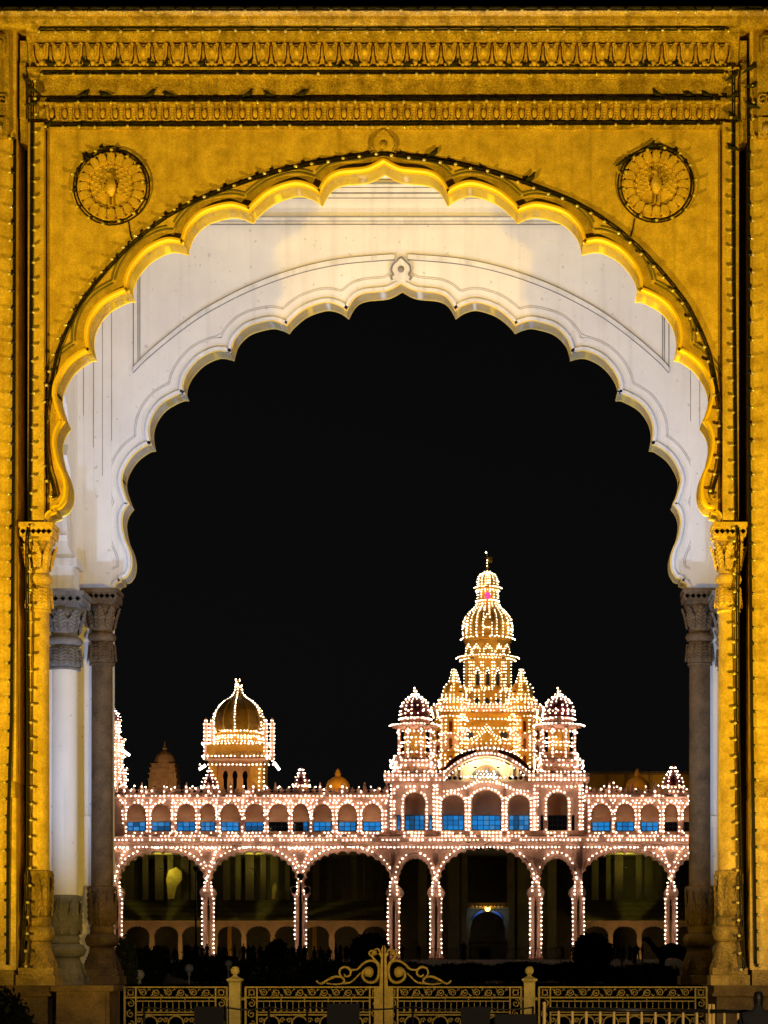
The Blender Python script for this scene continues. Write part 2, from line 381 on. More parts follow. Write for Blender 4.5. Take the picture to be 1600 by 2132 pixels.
# --- entablature: one profile run along the front, an upper cornice over everything
prof = [(.15, Z(270)), (-.04, Z(270)), (-.07, Z(262)), (-.11, Z(257)), (-.05, Z(255)), (-.05, Z(219)), (-.12, Z(217)), (-.11, Z(211)), (-.11, Z(207.5)), (-.05, Z(207)),
        (-.05, Z(166)), (-.12, Z(163)), (-.16, Z(157)), (-.24, Z(153)), (-.24, Z(150)), (-.10, Z(148)), (-.10, Z(140)), (-.16, Z(97)), (-.27, Z(95)), (-.31, Z(83)), (-.31, Z(80)), (-.38, Z(74)), (.15, Z(74))]
MB().prismx(prof, X(UL), X(UR)).build('entablature', M_trim, GW)
prof = [(.9, Z(74)), (-.36, Z(74)), (-.44, Z(70)), (-.47, Z(62)), (-.47, Z(56)), (-.62, Z(53)), (-.64, Z(45)), (-.60, Z(42)), (.9, Z(42))]
MB().prismx(prof, X(-260), -X(-260)).build('top_cornice', M_trim, GW)
# leaf frieze
def shape(*polys):
    b = MB()
    for poly, y0, y1 in polys: b.prism(poly, y0, y1, back=False)
    return b
k = 1/112.2
sh = [(-13,14),(-15,20),(-10,22),(-6,18),(6,18),(10,22),(15,20),(13,14),(13,0),(10,-12),(5,-19),(0,-22),(-5,-19),(-10,-12),(-13,0)]
b = shape(([(x*k, z*k) for x, z in sh], -.085, .02), ([(x*k*.66, z*k*.66+.01) for x, z in sh], -.12, -.085))
b.ball((0, -.10, -.17), .055, 8, 5); b.ball((-.07, -.09, -.20), .035, 6, 4); b.ball((.07, -.09, -.20), .035, 6, 4); b.ball((0, -.13, .03), .05, 8, 5, sz=1.5)
for s in (-1, 1): b.tube([(s*.17, -.03, .14), (s*.165, -.04, -.02), (s*.12, -.05, -.16), (s*.05, -.06, -.235)], .02, 5)
ML = b.mesh('frieze_leaf', M_carve)
b = shape(([(-.028, -.2), (-.05, -.22), (.05, -.22), (.028, -.2), (.022, .15), (-.022, .15)], -.035, .02))
b.tube([(-.075, -.02, .12), (-.07, -.02, -.08), (-.05, -.02, -.2)], .012, 5); b.tube([(.075, -.02, .12), (.07, -.02, -.08), (.05, -.02, -.2)], .012, 5)
MT = b.mesh('frieze_tongue', M_carve)
u = 92
i = 0
while u < 1512:
    place('frieze_leaf', ML, (X(u), -.135, Z(120)), GW, rot=(R(8), 0, 0), scl=(1, 1, random.uniform(.95, 1.04)))
    if u+17.6 < 1512: place('frieze_tongue', MT, (X(u+17.6), -.135, Z(120)), GW, rot=(R(8), 0, 0))
    u += 35.2
# egg frieze
b = MB(); ring = []
for a in range(13):
    t = math.pi*(1+a/12); ring.append((.082*math.cos(t), -.04+.115*math.sin(t)))
ring = [(-.095, .13), (-.082, .05)] + ring + [(.082, .05), (.095, .13)]
b.tube([(x, -.02, z) for x, z in ring], .026, 5); b.tube([(0, -.005, .1), (0, -.005, -.12)], .009, 4)
b.ball((0, -.0, -.01), .055, 8, 5, sz=1.7, sy=.8)
ME = b.mesh('frieze_egg', M_carve)
b = shape(([(-.02, -.13), (-.045, -.15), (.045, -.15), (.02, -.13), (.02, .08), (.055, .12), (.05, .15), (-.05, .15), (-.055, .12), (-.02, .08)], -.07, .01))
for q in range(4): b.box(-.03, .03, -.085, -.07, -.1+q*.05, -.085+q*.05)
MDT = b.mesh('frieze_dart', M_carve)
u = 110
while u < 1495:
    place('frieze_egg', ME, (X(u), -.055, Z(237)), GW); 
    if u+13.2 < 1495: place('frieze_dart', MDT, (X(u+13.2), -.055, Z(237)), GW)
    u += 26.4
# attic block above the cornice, passage ceiling
b = MB(); b.box(X(-260), -X(-260), 1.3, YR+1.2, Z(42)+.0, Z(42)+3.2); b.build('attic_wall', M_slot, GW)
b = MB(); b.box(X(-260), -X(-260), .9, 1.28, Z(42)-1, Z(42)); b.build('cornice_backing', M_slot, GW)
# --- peacock medallions
def medallion(u, v):
    cx, cz = X(u), Z(v); R0 = 72*k
    b = MB(); n = 40
    b.prism([(cx+R0*math.cos(2*math.pi*i/n), cz+R0*math.sin(2*math.pi*i/n)) for i in range(n)], -.05, 0); root = b.build('medallion', M_carve, GW)
    for rr, rad in ((R0*.97, .035), (R0*.60, .022)):
        MB().tube([(cx+rr*math.cos(2*math.pi*i/n), -.055, cz+rr*math.sin(2*math.pi*i/n)) for i in range(n)], rad, 6, closed=True).build('medallion_ring', M_carve, root)
    # petals
    pet = MB(); o = [(0, .0), (.055, .03), (.07, .12), (.05, .2), (0, .225), (-.05, .2), (-.07, .12), (-.055, .03)]
    pet.prism([(x*1.22, z*1.06) for x, z in o], -.06, .0, back=False); pet.prism([(x*.95, z*.82+.03) for x, z in o], -.09, -.06, back=False)
    pm = pet.mesh('petal', M_carve)
    for i in range(20):
        a = 2*math.pi*i/20; r = R0*.62
        place('petal', pm, (cx+r*math.sin(a), -.05, cz+r*math.cos(a)), root, rot=(0, a, 0))
    # fan of tail feathers
    fe = MB(); o = [(0, 0), (.035, .02), (.05, .08), (.035, .125), (0, .14), (-.035, .125), (-.05, .08), (-.035, .02)]
    fe.prism(o, -.05, 0, back=False); fe.ball((0, -.05, .085), .028, 6, 4, sy=.8); fm = fe.mesh('tail_feather', M_carve)
    for ring, (r, cnt) in enumerate(((.27, 17), (.19, 13), (.11, 9))):
        for i in range(cnt):
            a = R(-125+250*i/(cnt-1))
            place('tail_feather', fm, (cx+r*math.sin(a), -.05-.012*ring, cz+.02+r*math.cos(a)), root, rot=(R(-8), a, 0))
    b = MB(); b.tube([(cx, -.09, cz-.2), (cx, -.13, cz-.12), (cx, -.145, cz-.02), (cx, -.13, cz+.08), (cx, -.13, cz+.15), (cx-.01, -.14, cz+.19), (cx-.045, -.15, cz+.20), (cx-.1, -.155, cz+.19)],
                     [.045, .085, .105, .07, .042, .046, .036, .008], 8)
    b.xf(Matrix.Translation((0, -.04, 0)))
    for s in (-1, 1): b.tube([(cx+s*.035, -.09, cz-.17), (cx+s*.04, -.09, cz-.36), (cx+s*.06, -.1, cz-.37)], .014, 5)
    b.build('peacock_relief', M_carve, root)
    return root
medallion(234, 391); medallion(1366, 386)
# --- columns
def leaf_mesh(name, w, h, mt, curl=.08):
    """a ribbed acanthus leaf standing on its base, facing -Y"""
    b = MB(); rows = 6
    vs = []
    for j in range(rows+1):
        t = j/rows; ww = w*(.55+.75*math.sin(math.pi*min(t*.95+.1, 1)))*(1-.35*t**4)*(1 if j % 2 else .82); out_ = -curl*t*t*1.4-.012
        for i, sx in enumerate((-1, -.5, 0, .5, 1)):
            vs.append((sx*ww/2, out_-(.03 if i == 2 else (0.0 if i in (0, 4) else .006)), h*t-(.03*h if i in (1, 3) else 0)))
    fs = [(j*5+i, j*5+i+1, (j+1)*5+i+1, (j+1)*5+i) for j in range(rows) for i in range(4)]
    b.add(vs, fs)
    for j in range(1, rows):
        z = h*j/rows; o = -curl*(j/rows)**2*1.4
        for s in (-1, 1): b.tube([(0, o-.035, z-h*.08), (s*w*.28, o-.03, z+h*.03), (s*w*.46, o-.02, z+h*.02)], .013, 4)
    return b.mesh(name, mt)
_LM = {}
def column(cx, cy, r, zt, mshaft, morn, sq_ang=0.0, zb=None, name='column'):
    """zt = top of the abacus; proportions measured on the front columns"""
    q = lambda v: zt-(v-1093)*k*1.0
    b = MB(); b.lathe([(r*1.02, q(1820)), (r*.98, q(1270))], cx, cy, 20, cap=False); sh_ = b.build(name, mshaft, GW)
    b = MB()
    for z0, z1, hw in ((q(1103), q(1093), 1.72), (q(1122), q(1103), 1.6), (q(1130), q(1122), 1.35)):
        b.box(cx-r*hw, cx+r*hw, cy-r*hw, cy+r*hw, z0, z1)
    for i in range(6):      # lozenges on the abacus
        for s in (-1, 1):
            x = cx-r*1.3+i*r*.52; b.prism([(x-.05, q(1112)), (x, q(1107)), (x+.05, q(1112)), (x, q(1118))], cy-r*1.6-.02, cy-r*1.6+.01)
            y = cy-r*1.3+i*r*.52; b.box(cx+s*r*1.6-.015, cx+s*r*1.6+.015, y-.04, y+.04, q(1116), q(1108))
    b.lathe([(r*1.0, q(1196)), (r*1.06, q(1180)), (r*1.2, q(1150)), (r*1.45, q(1130))], cx, cy, 16)
    b.lathe([(r*.95, q(1218)), (r*1.2, q(1215)), (r*1.36, q(1207)), (r*1.2, q(1198)), (r*.95, q(1195))], cx, cy, 20)
    b.lathe([(r*1.12, q(1270)), (r*1.26, q(1262)), (r*1.22, q(1240)), (r*1.05, q(1220)), (r*.95, q(1217))], cx, cy, 16)
    b.lathe([(r*1.1, q(1276)), (r*1.2, q(1273)), (r*1.1, q(1269))], cx, cy, 20)
    cap = b.build('capital', morn, sh_)
    key = (morn.name, round(r, 3))
    if key not in _LM:
        _LM[key] = (leaf_mesh('capital_leaf', r*.85, 52*k, morn, .035), leaf_mesh('drum_leaf', r*.85, 44*k, morn, .0), leaf_mesh('vase_leaf', r*.8, 86*k, M_foot if morn is M_carve else morn, .015), leaf_mesh('foot_leaf', r*.9, 48*k, M_foot if morn is M_carve else morn, -.03))
    lm = _LM[key]
    for i in range(8):
        a = R(45*i+sq_ang)
        for me, rr, v, tilt in ((lm[0], 1.10, 1186, 8), (lm[1], 1.22, 1266, -5), (lm[2], 1.16, 1905, 0), (lm[3], 1.66, 2018, -16)):
            place(me.name.split('.')[0], me, (cx+rr*r*math.sin(a), cy-rr*r*math.cos(a), q(v)), sh_, rot=(R(tilt), 0, a))
    b = MB()
    b.lathe([(r*1.05, q(1908)), (r*1.28, q(1893)), (r*1.3, q(1875)), (r*1.12, q(1845)), (r*1.12, q(1828)), (r*1.4, q(1818)), (r*1.36, q(1814)), (r*1.0, q(1812))], cx, cy, 18)
    b.lathe([(r*1.15, q(1928)), (r*1.1, q(1922)), (r*1.2, q(1915)), (r*1.05, q(1908))], cx, cy, 18)
    b.lathe([(r*1.05, q(1962)), (r*1.45, q(1956)), (r*1.62, q(1943)), (r*1.42, q(1931)), (r*1.1, q(1928))], cx, cy, 20)
    b.lathe([(r*1.75, q(2018)), (r*1.5, q(2000)), (r*1.25, q(1976)), (r*1.15, q(1962))], cx, cy, 18)
    b.box(cx-r*1.75, cx+r*1.75, cy-r*1.75, cy+r*1.75, q(2030), q(2016))
    zz = zb if zb is not None else q(2052)
    b.box(cx-r*1.95, cx+r*1.95, cy-r*1.95, cy+r*1.95, zz, q(2031))
    b.build('column_base', M_foot if morn is M_carve else morn, sh_)
    return sh_
CR = .2
for s in (-1, 1):
    column(s*X(81), .04, .185, Z(1093), M_wall, M_carve, 0)
    column(s*6.492, YR-.1, .232, Z(1093), M_granite, M_granite, 0)
    # big pedestals
    b = MB(); b.box(s*X(-260), s*X(118), -.62, 1.25, Z(2052)-.14, Z(2052)); b.box(s*X(-260), s*X(122), -.7, 1.3, Z(2052)-.2, Z(2052)-.14); b.box(s*X(-260), s*X(112), -.55, 1.2, 0, Z(2052)-.2)
    b.build('pedestal', M_granite, GW)
    b = MB(); b.box(s*X(-260), s*5.98, YR-.62, YR+.9, Z(2052)-.13, Z(2052)); b.box(s*X(-260), s*6.02, YR-.57, YR+.85, 0, Z(2052)-.13); b.box(s*X(-260), s*6.4, YR-1.75, YR-.62, 0, Z(2052)-.004)
    b.build('pedestal', M_granite, GW)
# --- rear wall
MB().prism(wall_poly(X(-60), -X(-60), Z(42)), YR, YR+.5).build('rear_wall', M_white, GW)
b = MB(); b.strip(ARCH, offset(ARCH, .03), YR-.004, YR+.58); b.build('arch_soffit', M_soffr, GW)
b = MB(); b.strip(offset(ARCH, .03), offset(ARCH, .09), YR-.05, YR+.02); b.build('arch_rim', M_whtrim, GW)
b = MB(); b.strip(offset(ARCH, .09), offset(ARCH, .115), YR-.02, YR+.02); b.build('arch_rim_groove', M_whtrim, GW)
for off in (.30, .335):
    op = offset(ARCH, off); pts = []; segs = []
    for i, p in enumerate(op):
        if min((Vector(p)-Vector(q)).length for q in ARCH) > off*.955: pts.append((p[0], YR-.003, p[1]))
    for a in range(len(pts)-1):
        pass
    cur = [pts[0]]
    for p in pts[1:]:
        if (Vector(p)-Vector(cur[-1])).length < .75: cur.append(p)
        else: segs.append(cur); cur = [p]
    segs.append(cur)
    for sg in segs:
        if len(sg) > 2: MB().tube(sg, .007, 5).build('lobe_moulding', M_whline, GW)
# rear spandrel arc band + triangular panel
RA = [(278,775),(300,752),(350,709),(410,664),(465,632),(520,605),(585,580),(650,561),(720,548),(800,541),(822,540)]
RAM = catmull([(X(u, DR), Z(v, DR)) for u, v in RA], 4)
for s in (-1, 1):
    A = [(x if s < 0 else -x, z) for x, z in RAM]
    b = MB(); b.strip(A, [(x, z+.10) for x, z in A], YR-.045, YR+.01); b.build('spandrel_moulding', M_whtrim, GW)
    for o in (-.012, .055, .118): MB().tube([(x, YR-.03 if o == .055 else YR-.003, z+o) for x, z in A], .010, 5).build('moulding_line', M_line, GW)
    xe = RAM[0][0]
    for o, y in ((0, YR), (.10, YR), (.14, YR)): MB().tube([((xe+o) if s < 0 else -(xe+o), y-.004, RAM[0][1]+o*1.6), ((xe+o) if s < 0 else -(xe+o), y-.004, Z(470, DR))], .010, 5).build('moulding_line', M_line, GW)
key_orn(0, Z(562, DR), YR, .0088, M_whtrim, M_line)
for v0, v1, pr in ((468, 462, .05), (461, 455, .09), (413, 405, .06), (402, 394, .10), (392, 388, .14), (374, 366, .1)):
    b = MB(); b.box(X(-60), -X(-60), YR-pr, YR+.01, Z(v0, DR), Z(v1, DR)); b.build('rear_cornice', M_whtrim, GW)
for v in (469, 461.5, 454, 414, 403.5, 375):
    MB().tube([(X(-60), YR-.055, Z(v, DR)), (-X(-60), YR-.055, Z(v, DR))], .010, 5).build('moulding_line', M_line, GW)
# pilaster steps in the rear corners
XS = 7.02
for s in (-1, 1):
    for j, (ua, pr) in enumerate(((233, .03), (196, .07), (176, .11))):
        b = MB(); b.box(-s*X(ua, DR), s*XS, YR-pr, YR+.01 if j == 0 else YR-pr+.035, Z(1232, DR) if j == 0 else Z(1700, DR)-j*.01, Z(470, DR)-j*.01); b.build('corner_pilaster', M_white, GW)
    for ua in (233, 214, 196, 176): MB().tube([(X(ua, DR)*(-s), YR-(.031 if ua > 200 else .075 if ua > 180 else .115), Z(random.randint(860, 1000), DR)), (X(ua, DR)*(-s), YR-(.031 if ua > 200 else .075 if ua > 180 else .115), Z(540, DR))], .006, 4).build('drip_stain_line', M_line, GW)
    b = MB(); b.box(s*(XS+.16), s*(XS-.42), YR-.16, YR+.02, Z(1724, DR), Z(1700, DR)); b.build('pier_band', M_white, GW)
    b = MB(); b.box(s*(XS+.16), s*(XS-.38), YR-.12, YR+.02, Z(2052), Z(1724, DR)); b.build('rear_pier', M_white, GW)
    b = MB(); b.box(s*(XS+.16), s*(XS-.38), YR-.115, YR+.02, Z(1700, DR), Z(1240, DR)); b.build('rear_pier', M_white, GW)
# side walls of the passage with a scalloped side arch
def cusp_arch(cx, hw, zs, za, n=7, dep=.35, k=6, pw=2.0):
    base = []
    for i in range(2*n+1):
        t = math.pi*(1-i/(2*n)); c = math.cos(t); s_ = math.sin(t)
        base.append((cx+hw*math.copysign(abs(c)**.9, c), zs+(za-zs)*s_**.85))
    out = []
    for i in range(2*n):
        a = Vector(base[i]); b_ = Vector(base[i+1]); m = (a+b_)/2; d = (b_-a); nr = Vector((-d.y, d.x)); 
        for j in range(k):
            t = j/k; h = math.sqrt(max(0, 1-(2*t-1)**2))*dep
            p = a+d*t+nr*h; out.append((p.x, p.y))
    out.append(base[-1]); return out
zsp = Z(1237, 47); SA = cusp_arch(3.35, 2.5, zsp+1.2, 15.6, 5, .3)
for s in (-1, 1):
    poly = [(.5, 0), (.5, Z(42)-.02), (YR, Z(42)-.02), (YR, 0), (5.85, 0), (5.85, zsp), (5.95, zsp+.6), (5.7, zsp+1.2)] + SA[::-1] + [(1.0, zsp+1.2), (.85, zsp+.6), (.95, zsp), (.95, 0)]
    b = MB(); b.prismx(poly, s*XS if s > 0 else -XS-.45, s*(XS+.45) if s > 0 else -XS); b.build('passage_wall', M_white, GW)
    b = MB(); b.box(s*(XS+1.6), s*(XS+1.9), .5, YR+.4, 0, Z(42)-.04); b.build('niche_wall', M_white, GW)
    column(s*7.14, 6.05, .30, zsp, M_white, M_grey, 0, Z(2052))
    b = MB(); b.box(s*6.88, s*7.5, 5.75, 6.4, zsp, zsp+.55); b.box(s*6.80, s*7.5, 5.7, 6.45, zsp+.55, zsp+.72); b.prism([(s*6.88, zsp+.72), (s*7.0, zsp+1.0), (s*7.03, zsp+1.9), (s*7.5, zsp+1.9), (s*7.5, zsp+.72)], 5.75, 6.4)
    b.build('impost_block', M_whtrim, GW)
b = MB(); b.box(-XS-1.9, XS+1.9, .5, YR, Z(42)-.35, Z(42)-.05); b.build('passage_ceiling', M_white, GW)
# stone pier beside the iron fence, left
b = MB(); b.box(X(138), X(246), -.9, .2, 0, Z(2064)); b.box(X(128), X(256), -1.0, .3, Z(2064), Z(2052)); b.box(X(146), X(238), -.92, -.85, .3, Z(2070)); b.build('fence_pier', M_granite, GW)

# ---------------------------------------------------------------- strings of unlit bulbs on the gate
b = MB(); b.lathe([(.02, -.075), (.026, -.07), (.03, -.03), (.024, 0)], 0, 0, 8); b.cm = 1; b.ball((0, 0, -.10), .031, 8, 6, sz=1.15)
MBULB = b.mesh('bulb', [M_socket, M_glass])
def light_string(pts, label, step=34.2, side=0, off=-.06, gap=.05, d=D0, wob=.004):
    """pts: photo pixels on the front; side: bulbs hang down (0) or stick out to one side"""
    P3 = [Vector((X(u), off if len(p) < 3 else p[2], Z(v))) for p in pts for u, v in (p[:2],)]
    root = thing('light_string', P3[0], label, 'light string', 'strings of unlit bulbs on the gateway')
    q = resample(P3, .12)
    if len(q) < 3: q = P3
    for s in (-1, 1):
        path = []
        for i, p in enumerate(q):
            t = (q[min(i+1, len(q)-1)]-q[max(i-1, 0)]).normalized(); n = Vector((-t.z, 0, t.x))
            path.append(p+n*s*gap/2+Vector((0, 0, random.uniform(-wob, wob))))
        MB().tube(path, .017, 5).build('cable', M_black, root)
    bs = resample(P3, step*k)
    for i, p in enumerate(bs):
        t = (bs[min(i+1, len(bs)-1)]-bs[max(i-1, 0)])
        if t.length < 1e-6: t = Vector((1, 0, 0))
        if side == 0: rot = (R(-38+random.uniform(-12, 12)), 0, R(random.uniform(-12, 12)))
        else: rot = (R(-40+random.uniform(-12, 12)), R(side*(70+random.uniform(-16, 16))), 0)
        place('bulb', MBULB, p+Vector((0, -.01, 0)), root, rot=rot)
    return root
light_string([(-120,50,-.66),(1720,49,-.66)], 'topmost string of unlit bulbs along the lip of the gate cornice', 35.5)
light_string([(92,79,-.40),(1512,78,-.40)], 'string of unlit bulbs just above the large leaf frieze', 33.8)
light_string([(92,160,-.21),(1512,158,-.21)], 'string of unlit bulbs under the pigeon ledge below the leaf frieze', 33.8)
light_string([(100,215,-.14),(1505,211,-.14)], 'string of unlit bulbs just above the small egg frieze', 33.8, gap=.03)
light_string([(100,264,-.12),(1503,260,-.12)], 'string of unlit bulbs along the bottom edge of the egg frieze', 33.8)
light_string([(72,180,-.2),(70,600,-.2),(67,1000,-.2),(66,1085,-.2),(64,1130,-.33),(64,1250,-.3),(64,1500,-.2),(63,1800,-.2),(57,1950,-.32),(56,2020,-.38)], 'vertical string of unlit bulbs on the left frame strip down the front column', 34, -1, gap=.04)
light_string([(1526,150,-.2),(1527,600,-.2),(1531,1000,-.2),(1532,1085,-.2),(1535,1130,-.33),(1533,1250,-.3),(1535,1500,-.2),(1540,1800,-.2),(1543,1950,-.32),(1545,2020,-.38)], 'vertical string of unlit bulbs on the right frame strip down the front column', 34, 1, gap=.04)
light_string([(37,300,-.26),(35,900,-.26),(30,1500,-.26),(24,1700,-.28),(22,2010,-.26)], 'vertical string of unlit bulbs on the edge of the left outer pilaster', 35, 1, gap=.03)
light_string([(1556,190,-.26),(1557,900,-.26),(1563,1500,-.26),(1566,1700,-.28),(1571,2010,-.26)], 'vertical string of unlit bulbs on the edge of the right outer pilaster', 35, -1, gap=.03)
ap = [(u, v) for u, v in ARC]
full = [(u, v, -.08) for u, v in [(118,1036),(112,1010),(104,985),(97,940)]+ap] + [(1599-u, v, -.08) for u, v in (ap[::-1][1:]+[(97,940),(104,985),(112,1010),(118,1036)])]
light_string(full, 'long string of unlit bulbs following the pointed arc over the front arch', 33.5, 1, gap=.04)
for (u, v), nm in (((234,391),'left'), ((1366,386),'right')):
    light_string([(u+76*math.cos(a), v+76*math.sin(a), -.07) for a in [R(200+ 360*i/48) for i in range(49)]], 'ring of unlit bulbs round the %s peacock medallion' % nm, 34, 1 if nm == 'left' else -1, gap=.06)
MB().tube([(X(268), -.02, Z(460)), (X(272), -.02, Z(490)), (X(280), -.02, Z(513))], .01, 5).build('drop_cable', M_black, GW)
MB().tube([(X(1322), -.02, Z(455)), (X(1318), -.02, Z(480)), (X(1312), -.02, Z(502))], .01, 5).build('drop_cable', M_black, GW)

# ---------------------------------------------------------------- floodlight fixtures
for kind, lab, pos, aim, watts, colr, ang, bl, size in FLOODS:
    pos = Vector(pos); dr = (Vector(aim)-pos).normalized()
    g = 0 if kind != 'wall' else pos.z-.5
    t = thing('floodlight' if kind != 'street' else 'street_lamp', (pos.x, pos.y, g), lab, 'floodlight' if kind != 'street' else 'street lamp', 'floodlights of the gateway')
    rot = dr.to_track_quat('-Z', 'Y').to_matrix().to_4x4()
    b = MB(); b.box(-.3, .3, -.22, .22, .06, .3); b.box(-.33, .33, -.25, .25, .03, .06); b.xf(Matrix.Translation(pos) @ rot); b.build('housing', M_blackpt, t)
    b = MB()
    if kind == 'up': b.box(pos.x-.2, pos.x+.2, pos.y-.2, pos.y+.2, 0, .08); b.box(pos.x-.04, pos.x+.04, pos.y-.04, pos.y+.04, .08, .2); b.build('base', M_blackpt, t)
    elif kind != 'wall': b.tube([(pos.x, pos.y-.35, g), (pos.x, pos.y-.35, pos.z-.1)], .06, 10); b.box(pos.x-.3, pos.x+.3, pos.y-.65, pos.y-.05, 0, .12); b.tube([(pos.x, pos.y-.35, pos.z-.15), (pos.x, pos.y-.1, pos.z-.1)], .04, 8); b.build('pole', M_blackpt, t)
    else: b.box(pos.x-.1, pos.x+.1, .5, pos.y-.2, pos.z-.35, pos.z-.2); b.build('bracket', M_blackpt, t)
    ld = bpy.data.lights.new('floodlight_beam', 'SPOT'); ld.energy = watts; ld.color = colr; ld.spot_size = R(ang); ld.spot_blend = bl; ld.shadow_soft_size = size
    lo = bpy.data.objects.new('floodlight_beam', ld); COL.objects.link(lo); lo.parent = t; lo.location = pos-ORG[t]; lo.rotation_euler = dr.to_track_quat('-Z', 'Y').to_euler()

# ================================================================ the palace
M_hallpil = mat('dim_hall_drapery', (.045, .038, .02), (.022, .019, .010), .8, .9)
M_patch = mat('olive_light_patch', (.30, .25, .07), (.16, .13, .04), 2.5, .9)  # colour stands for light falling on the hall back wall
DP = 240.0; DC = 237.0; KP = DP/F
PAL = thing('palace', P(1012, 2000, DP), 'long pink palace with domed towers outlined by thousands of lit bulbs', 'palace')
class Bulbs:
    def __init__(s): s.b = MB()
    def at(s, p, r=None):
        r = r or random.choice((.052, .062, .072, .082, .094))
        s.b.octa((p[0]+random.uniform(-.03, .03), p[1], p[2]+random.uniform(-.03, .03)), r)
    def run(s, pts, step=8.4, drop=.06, d=DP):
        q = resample(pts, step*1.08*d/F)
        for p in q:
            if random.random() > drop: s.at(p)
    def line(s, uv, d, step=8.4, drop=.06):
        s.run([P(u, v, d) for u, v in uv], step, drop, d)
    def build(s, name, parent, m=None): return s.b.build(name, m or M_bulb, parent, kind='stuff')
def pbox(u0, u1, v0, v1, d0, d1, name, m, parent=None, dd=None):
    d = dd or d0
    b = MB(); b.box(X(u0, d), X(u1, d), Y(d0), Y(d1), Z(v0, d), Z(v1, d)); return b.build(name, m, parent or PAL)
def addbox(b, u0, u1, v0, v1, d0, d1): b.box(X(u0, d0), X(u1, d0), Y(d0), Y(d1), Z(v0, d0), Z(v1, d0))

# ---- lower arcade
def arcade(openings, u0, u1, d, vtop=1740, vsp=1868, bl=None):
    """wall with scalloped arches; openings = (centre, half width, apex v)"""
    poly = [(X(u0, d), Z(vsp, d))]
    for c, hw, va in openings:
        A = cusp_arch(X(c, d), hw*d/F, Z(1846, d), Z(va, d), 7, .28, 4)
        poly += [(X(c-hw+5, d), Z(vsp, d)), (X(c-hw+9, d), Z(1860, d)), (X(c-hw+6, d), Z(1852, d))] + A + [(X(c+hw-6, d), Z(1852, d)), (X(c+hw-9, d), Z(1860, d)), (X(c+hw-5, d), Z(vsp, d))]
    poly += [(X(u1, d), Z(vsp, d)), (X(u1, d), Z(vtop, d)), (X(u0, d), Z(vtop, d))]
    MB().prism(poly, Y(d), Y(d)+1.3).build('arcade_wall', M_stone, PAL)
    for c, hw, va in openings:
        A = cusp_arch(X(c, d), (hw+9)*d/F, Z(1850, d), Z(va-14, d), 12, 0, 1)
        # raised hood moulding
        MB().tube([(x, Y(d)-.03, z) for x, z in A], .09, 5).build('arch_moulding', M_stone, PAL)
        bl.run([(x, Y(d)-.2, z) for x, z in A[1:-1]], 9.5, .12)
BA = Bulbs()
arcade([(336,88,1778),(528,88,1778),(724,88,1778)], 236, 815, DP, bl=BA)
arcade([(865,33,1789),(1012,94,1770),(1160,33,1789)], 815, 1213, DC, bl=BA)
arcade([(1303,90,1778),(1494,88,1778)], 1213, 1600, DP, bl=BA)
# end return of the left wing beyond the frame of the arch
arcade([(145,88,1778)], 40, 236, DP, bl=BA)
colm = {}
def arcade_columns(u, d, pair=12):
    for s in (-1, 1):
        key = d
        if key not in colm:
            b = MB(); z0 = ZP; h = Z(1868, d)-z0
            b.lathe([(.42, 0), (.42, .35), (.30, .5), (.36, .8), (.27, 1.1), (.25, h-1.0), (.33, h-.8), (.27, h-.6), (.40, h-.1), (.40, h)], 0, 0, 12)
            colm[key] = b.mesh('arcade_column', M_stone)
        place('arcade_column', colm[key], (X(u+s*pair*.62, d), Y(d)+.6, ZP), PAL)
        BA.line([(u+s*pair, 1872), (u+s*pair, 1990)], d-.1, 8.6, .04)
    # bracket bulbs and the V shaped ornament over the pier
    for s in (-1, 1):
        BA.line([(u+s*7, 1838), (u+s*8, 1868)], d-.25, 7.5, .1)
    BA.line([(u-4, 1830), (u+4, 1830)], d-.25, 8)
piers = [242, 433, 626, 1398]
for u in piers: arcade_columns(u, DP)
for u in (820, 908, 1116, 1205): arcade_columns(u, DC)
for u in (242, 433, 626, 1398):
    for s in (-1, 1): BA.line([(u+s*23, 1768), (u+s*15, 1775), (u+s*11, 1788), (u+s*4, 1803)], DP-.25, 7.5, .05)
    BA.line([(u-20, 1767), (u+20, 1767)], DP-.25, 7.5, .1)
    b = MB(); b.prism([(X(u-14, DP), Z(1773, DP)), (X(u+14, DP), Z(1773, DP)), (X(u, DP), Z(1806, DP))], Y(DP)-.12, Y(DP)); b.build('pier_ornament', M_stone, PAL)
for u in (820, 908, 1116, 1205):
    b = MB(); b.box(X(u-5, DC), X(u+5, DC), Y(DC)-.2, Y(DC), Z(1790, DC), Z(1762, DC)); b.prism([(X(u-6, DC), Z(1790, DC)), (X(u+6, DC), Z(1790, DC)), (X(u, DC), Z(1805, DC))], Y(DC)-.22, Y(DC)); b.build('pendant_pilaster', M_stone, PAL)
# ---- string course / balcony band
for (u0, u1, d) in ((40, 812, DP), (812, 1215, DC), (1215, 1600, DP)):
    prof = [(Y(d)+1.2, Z(1764, d)), (Y(d)-.25, Z(1764, d)), (Y(d)-.3, Z(1757, d)), (Y(d)-.55, Z(1754, d)), (Y(d)-.55, Z(1747, d)), (Y(d)-.8, Z(1743, d)), (Y(d)-.8, Z(1739, d)), (Y(d)-.3, Z(1738, d)), (Y(d)+1.2, Z(1738, d))]
    MB().prismx(prof, X(u0, d), X(u1, d)).build('string_course', M_stone, PAL)
    BA.line([(u0+2, 1764.5), (u1-2, 1764.5)], d-.6, 7.4, .08)
    BA.line([(u0+2, 1749), (u1-2, 1749)], d-.85, 7.6, .12)
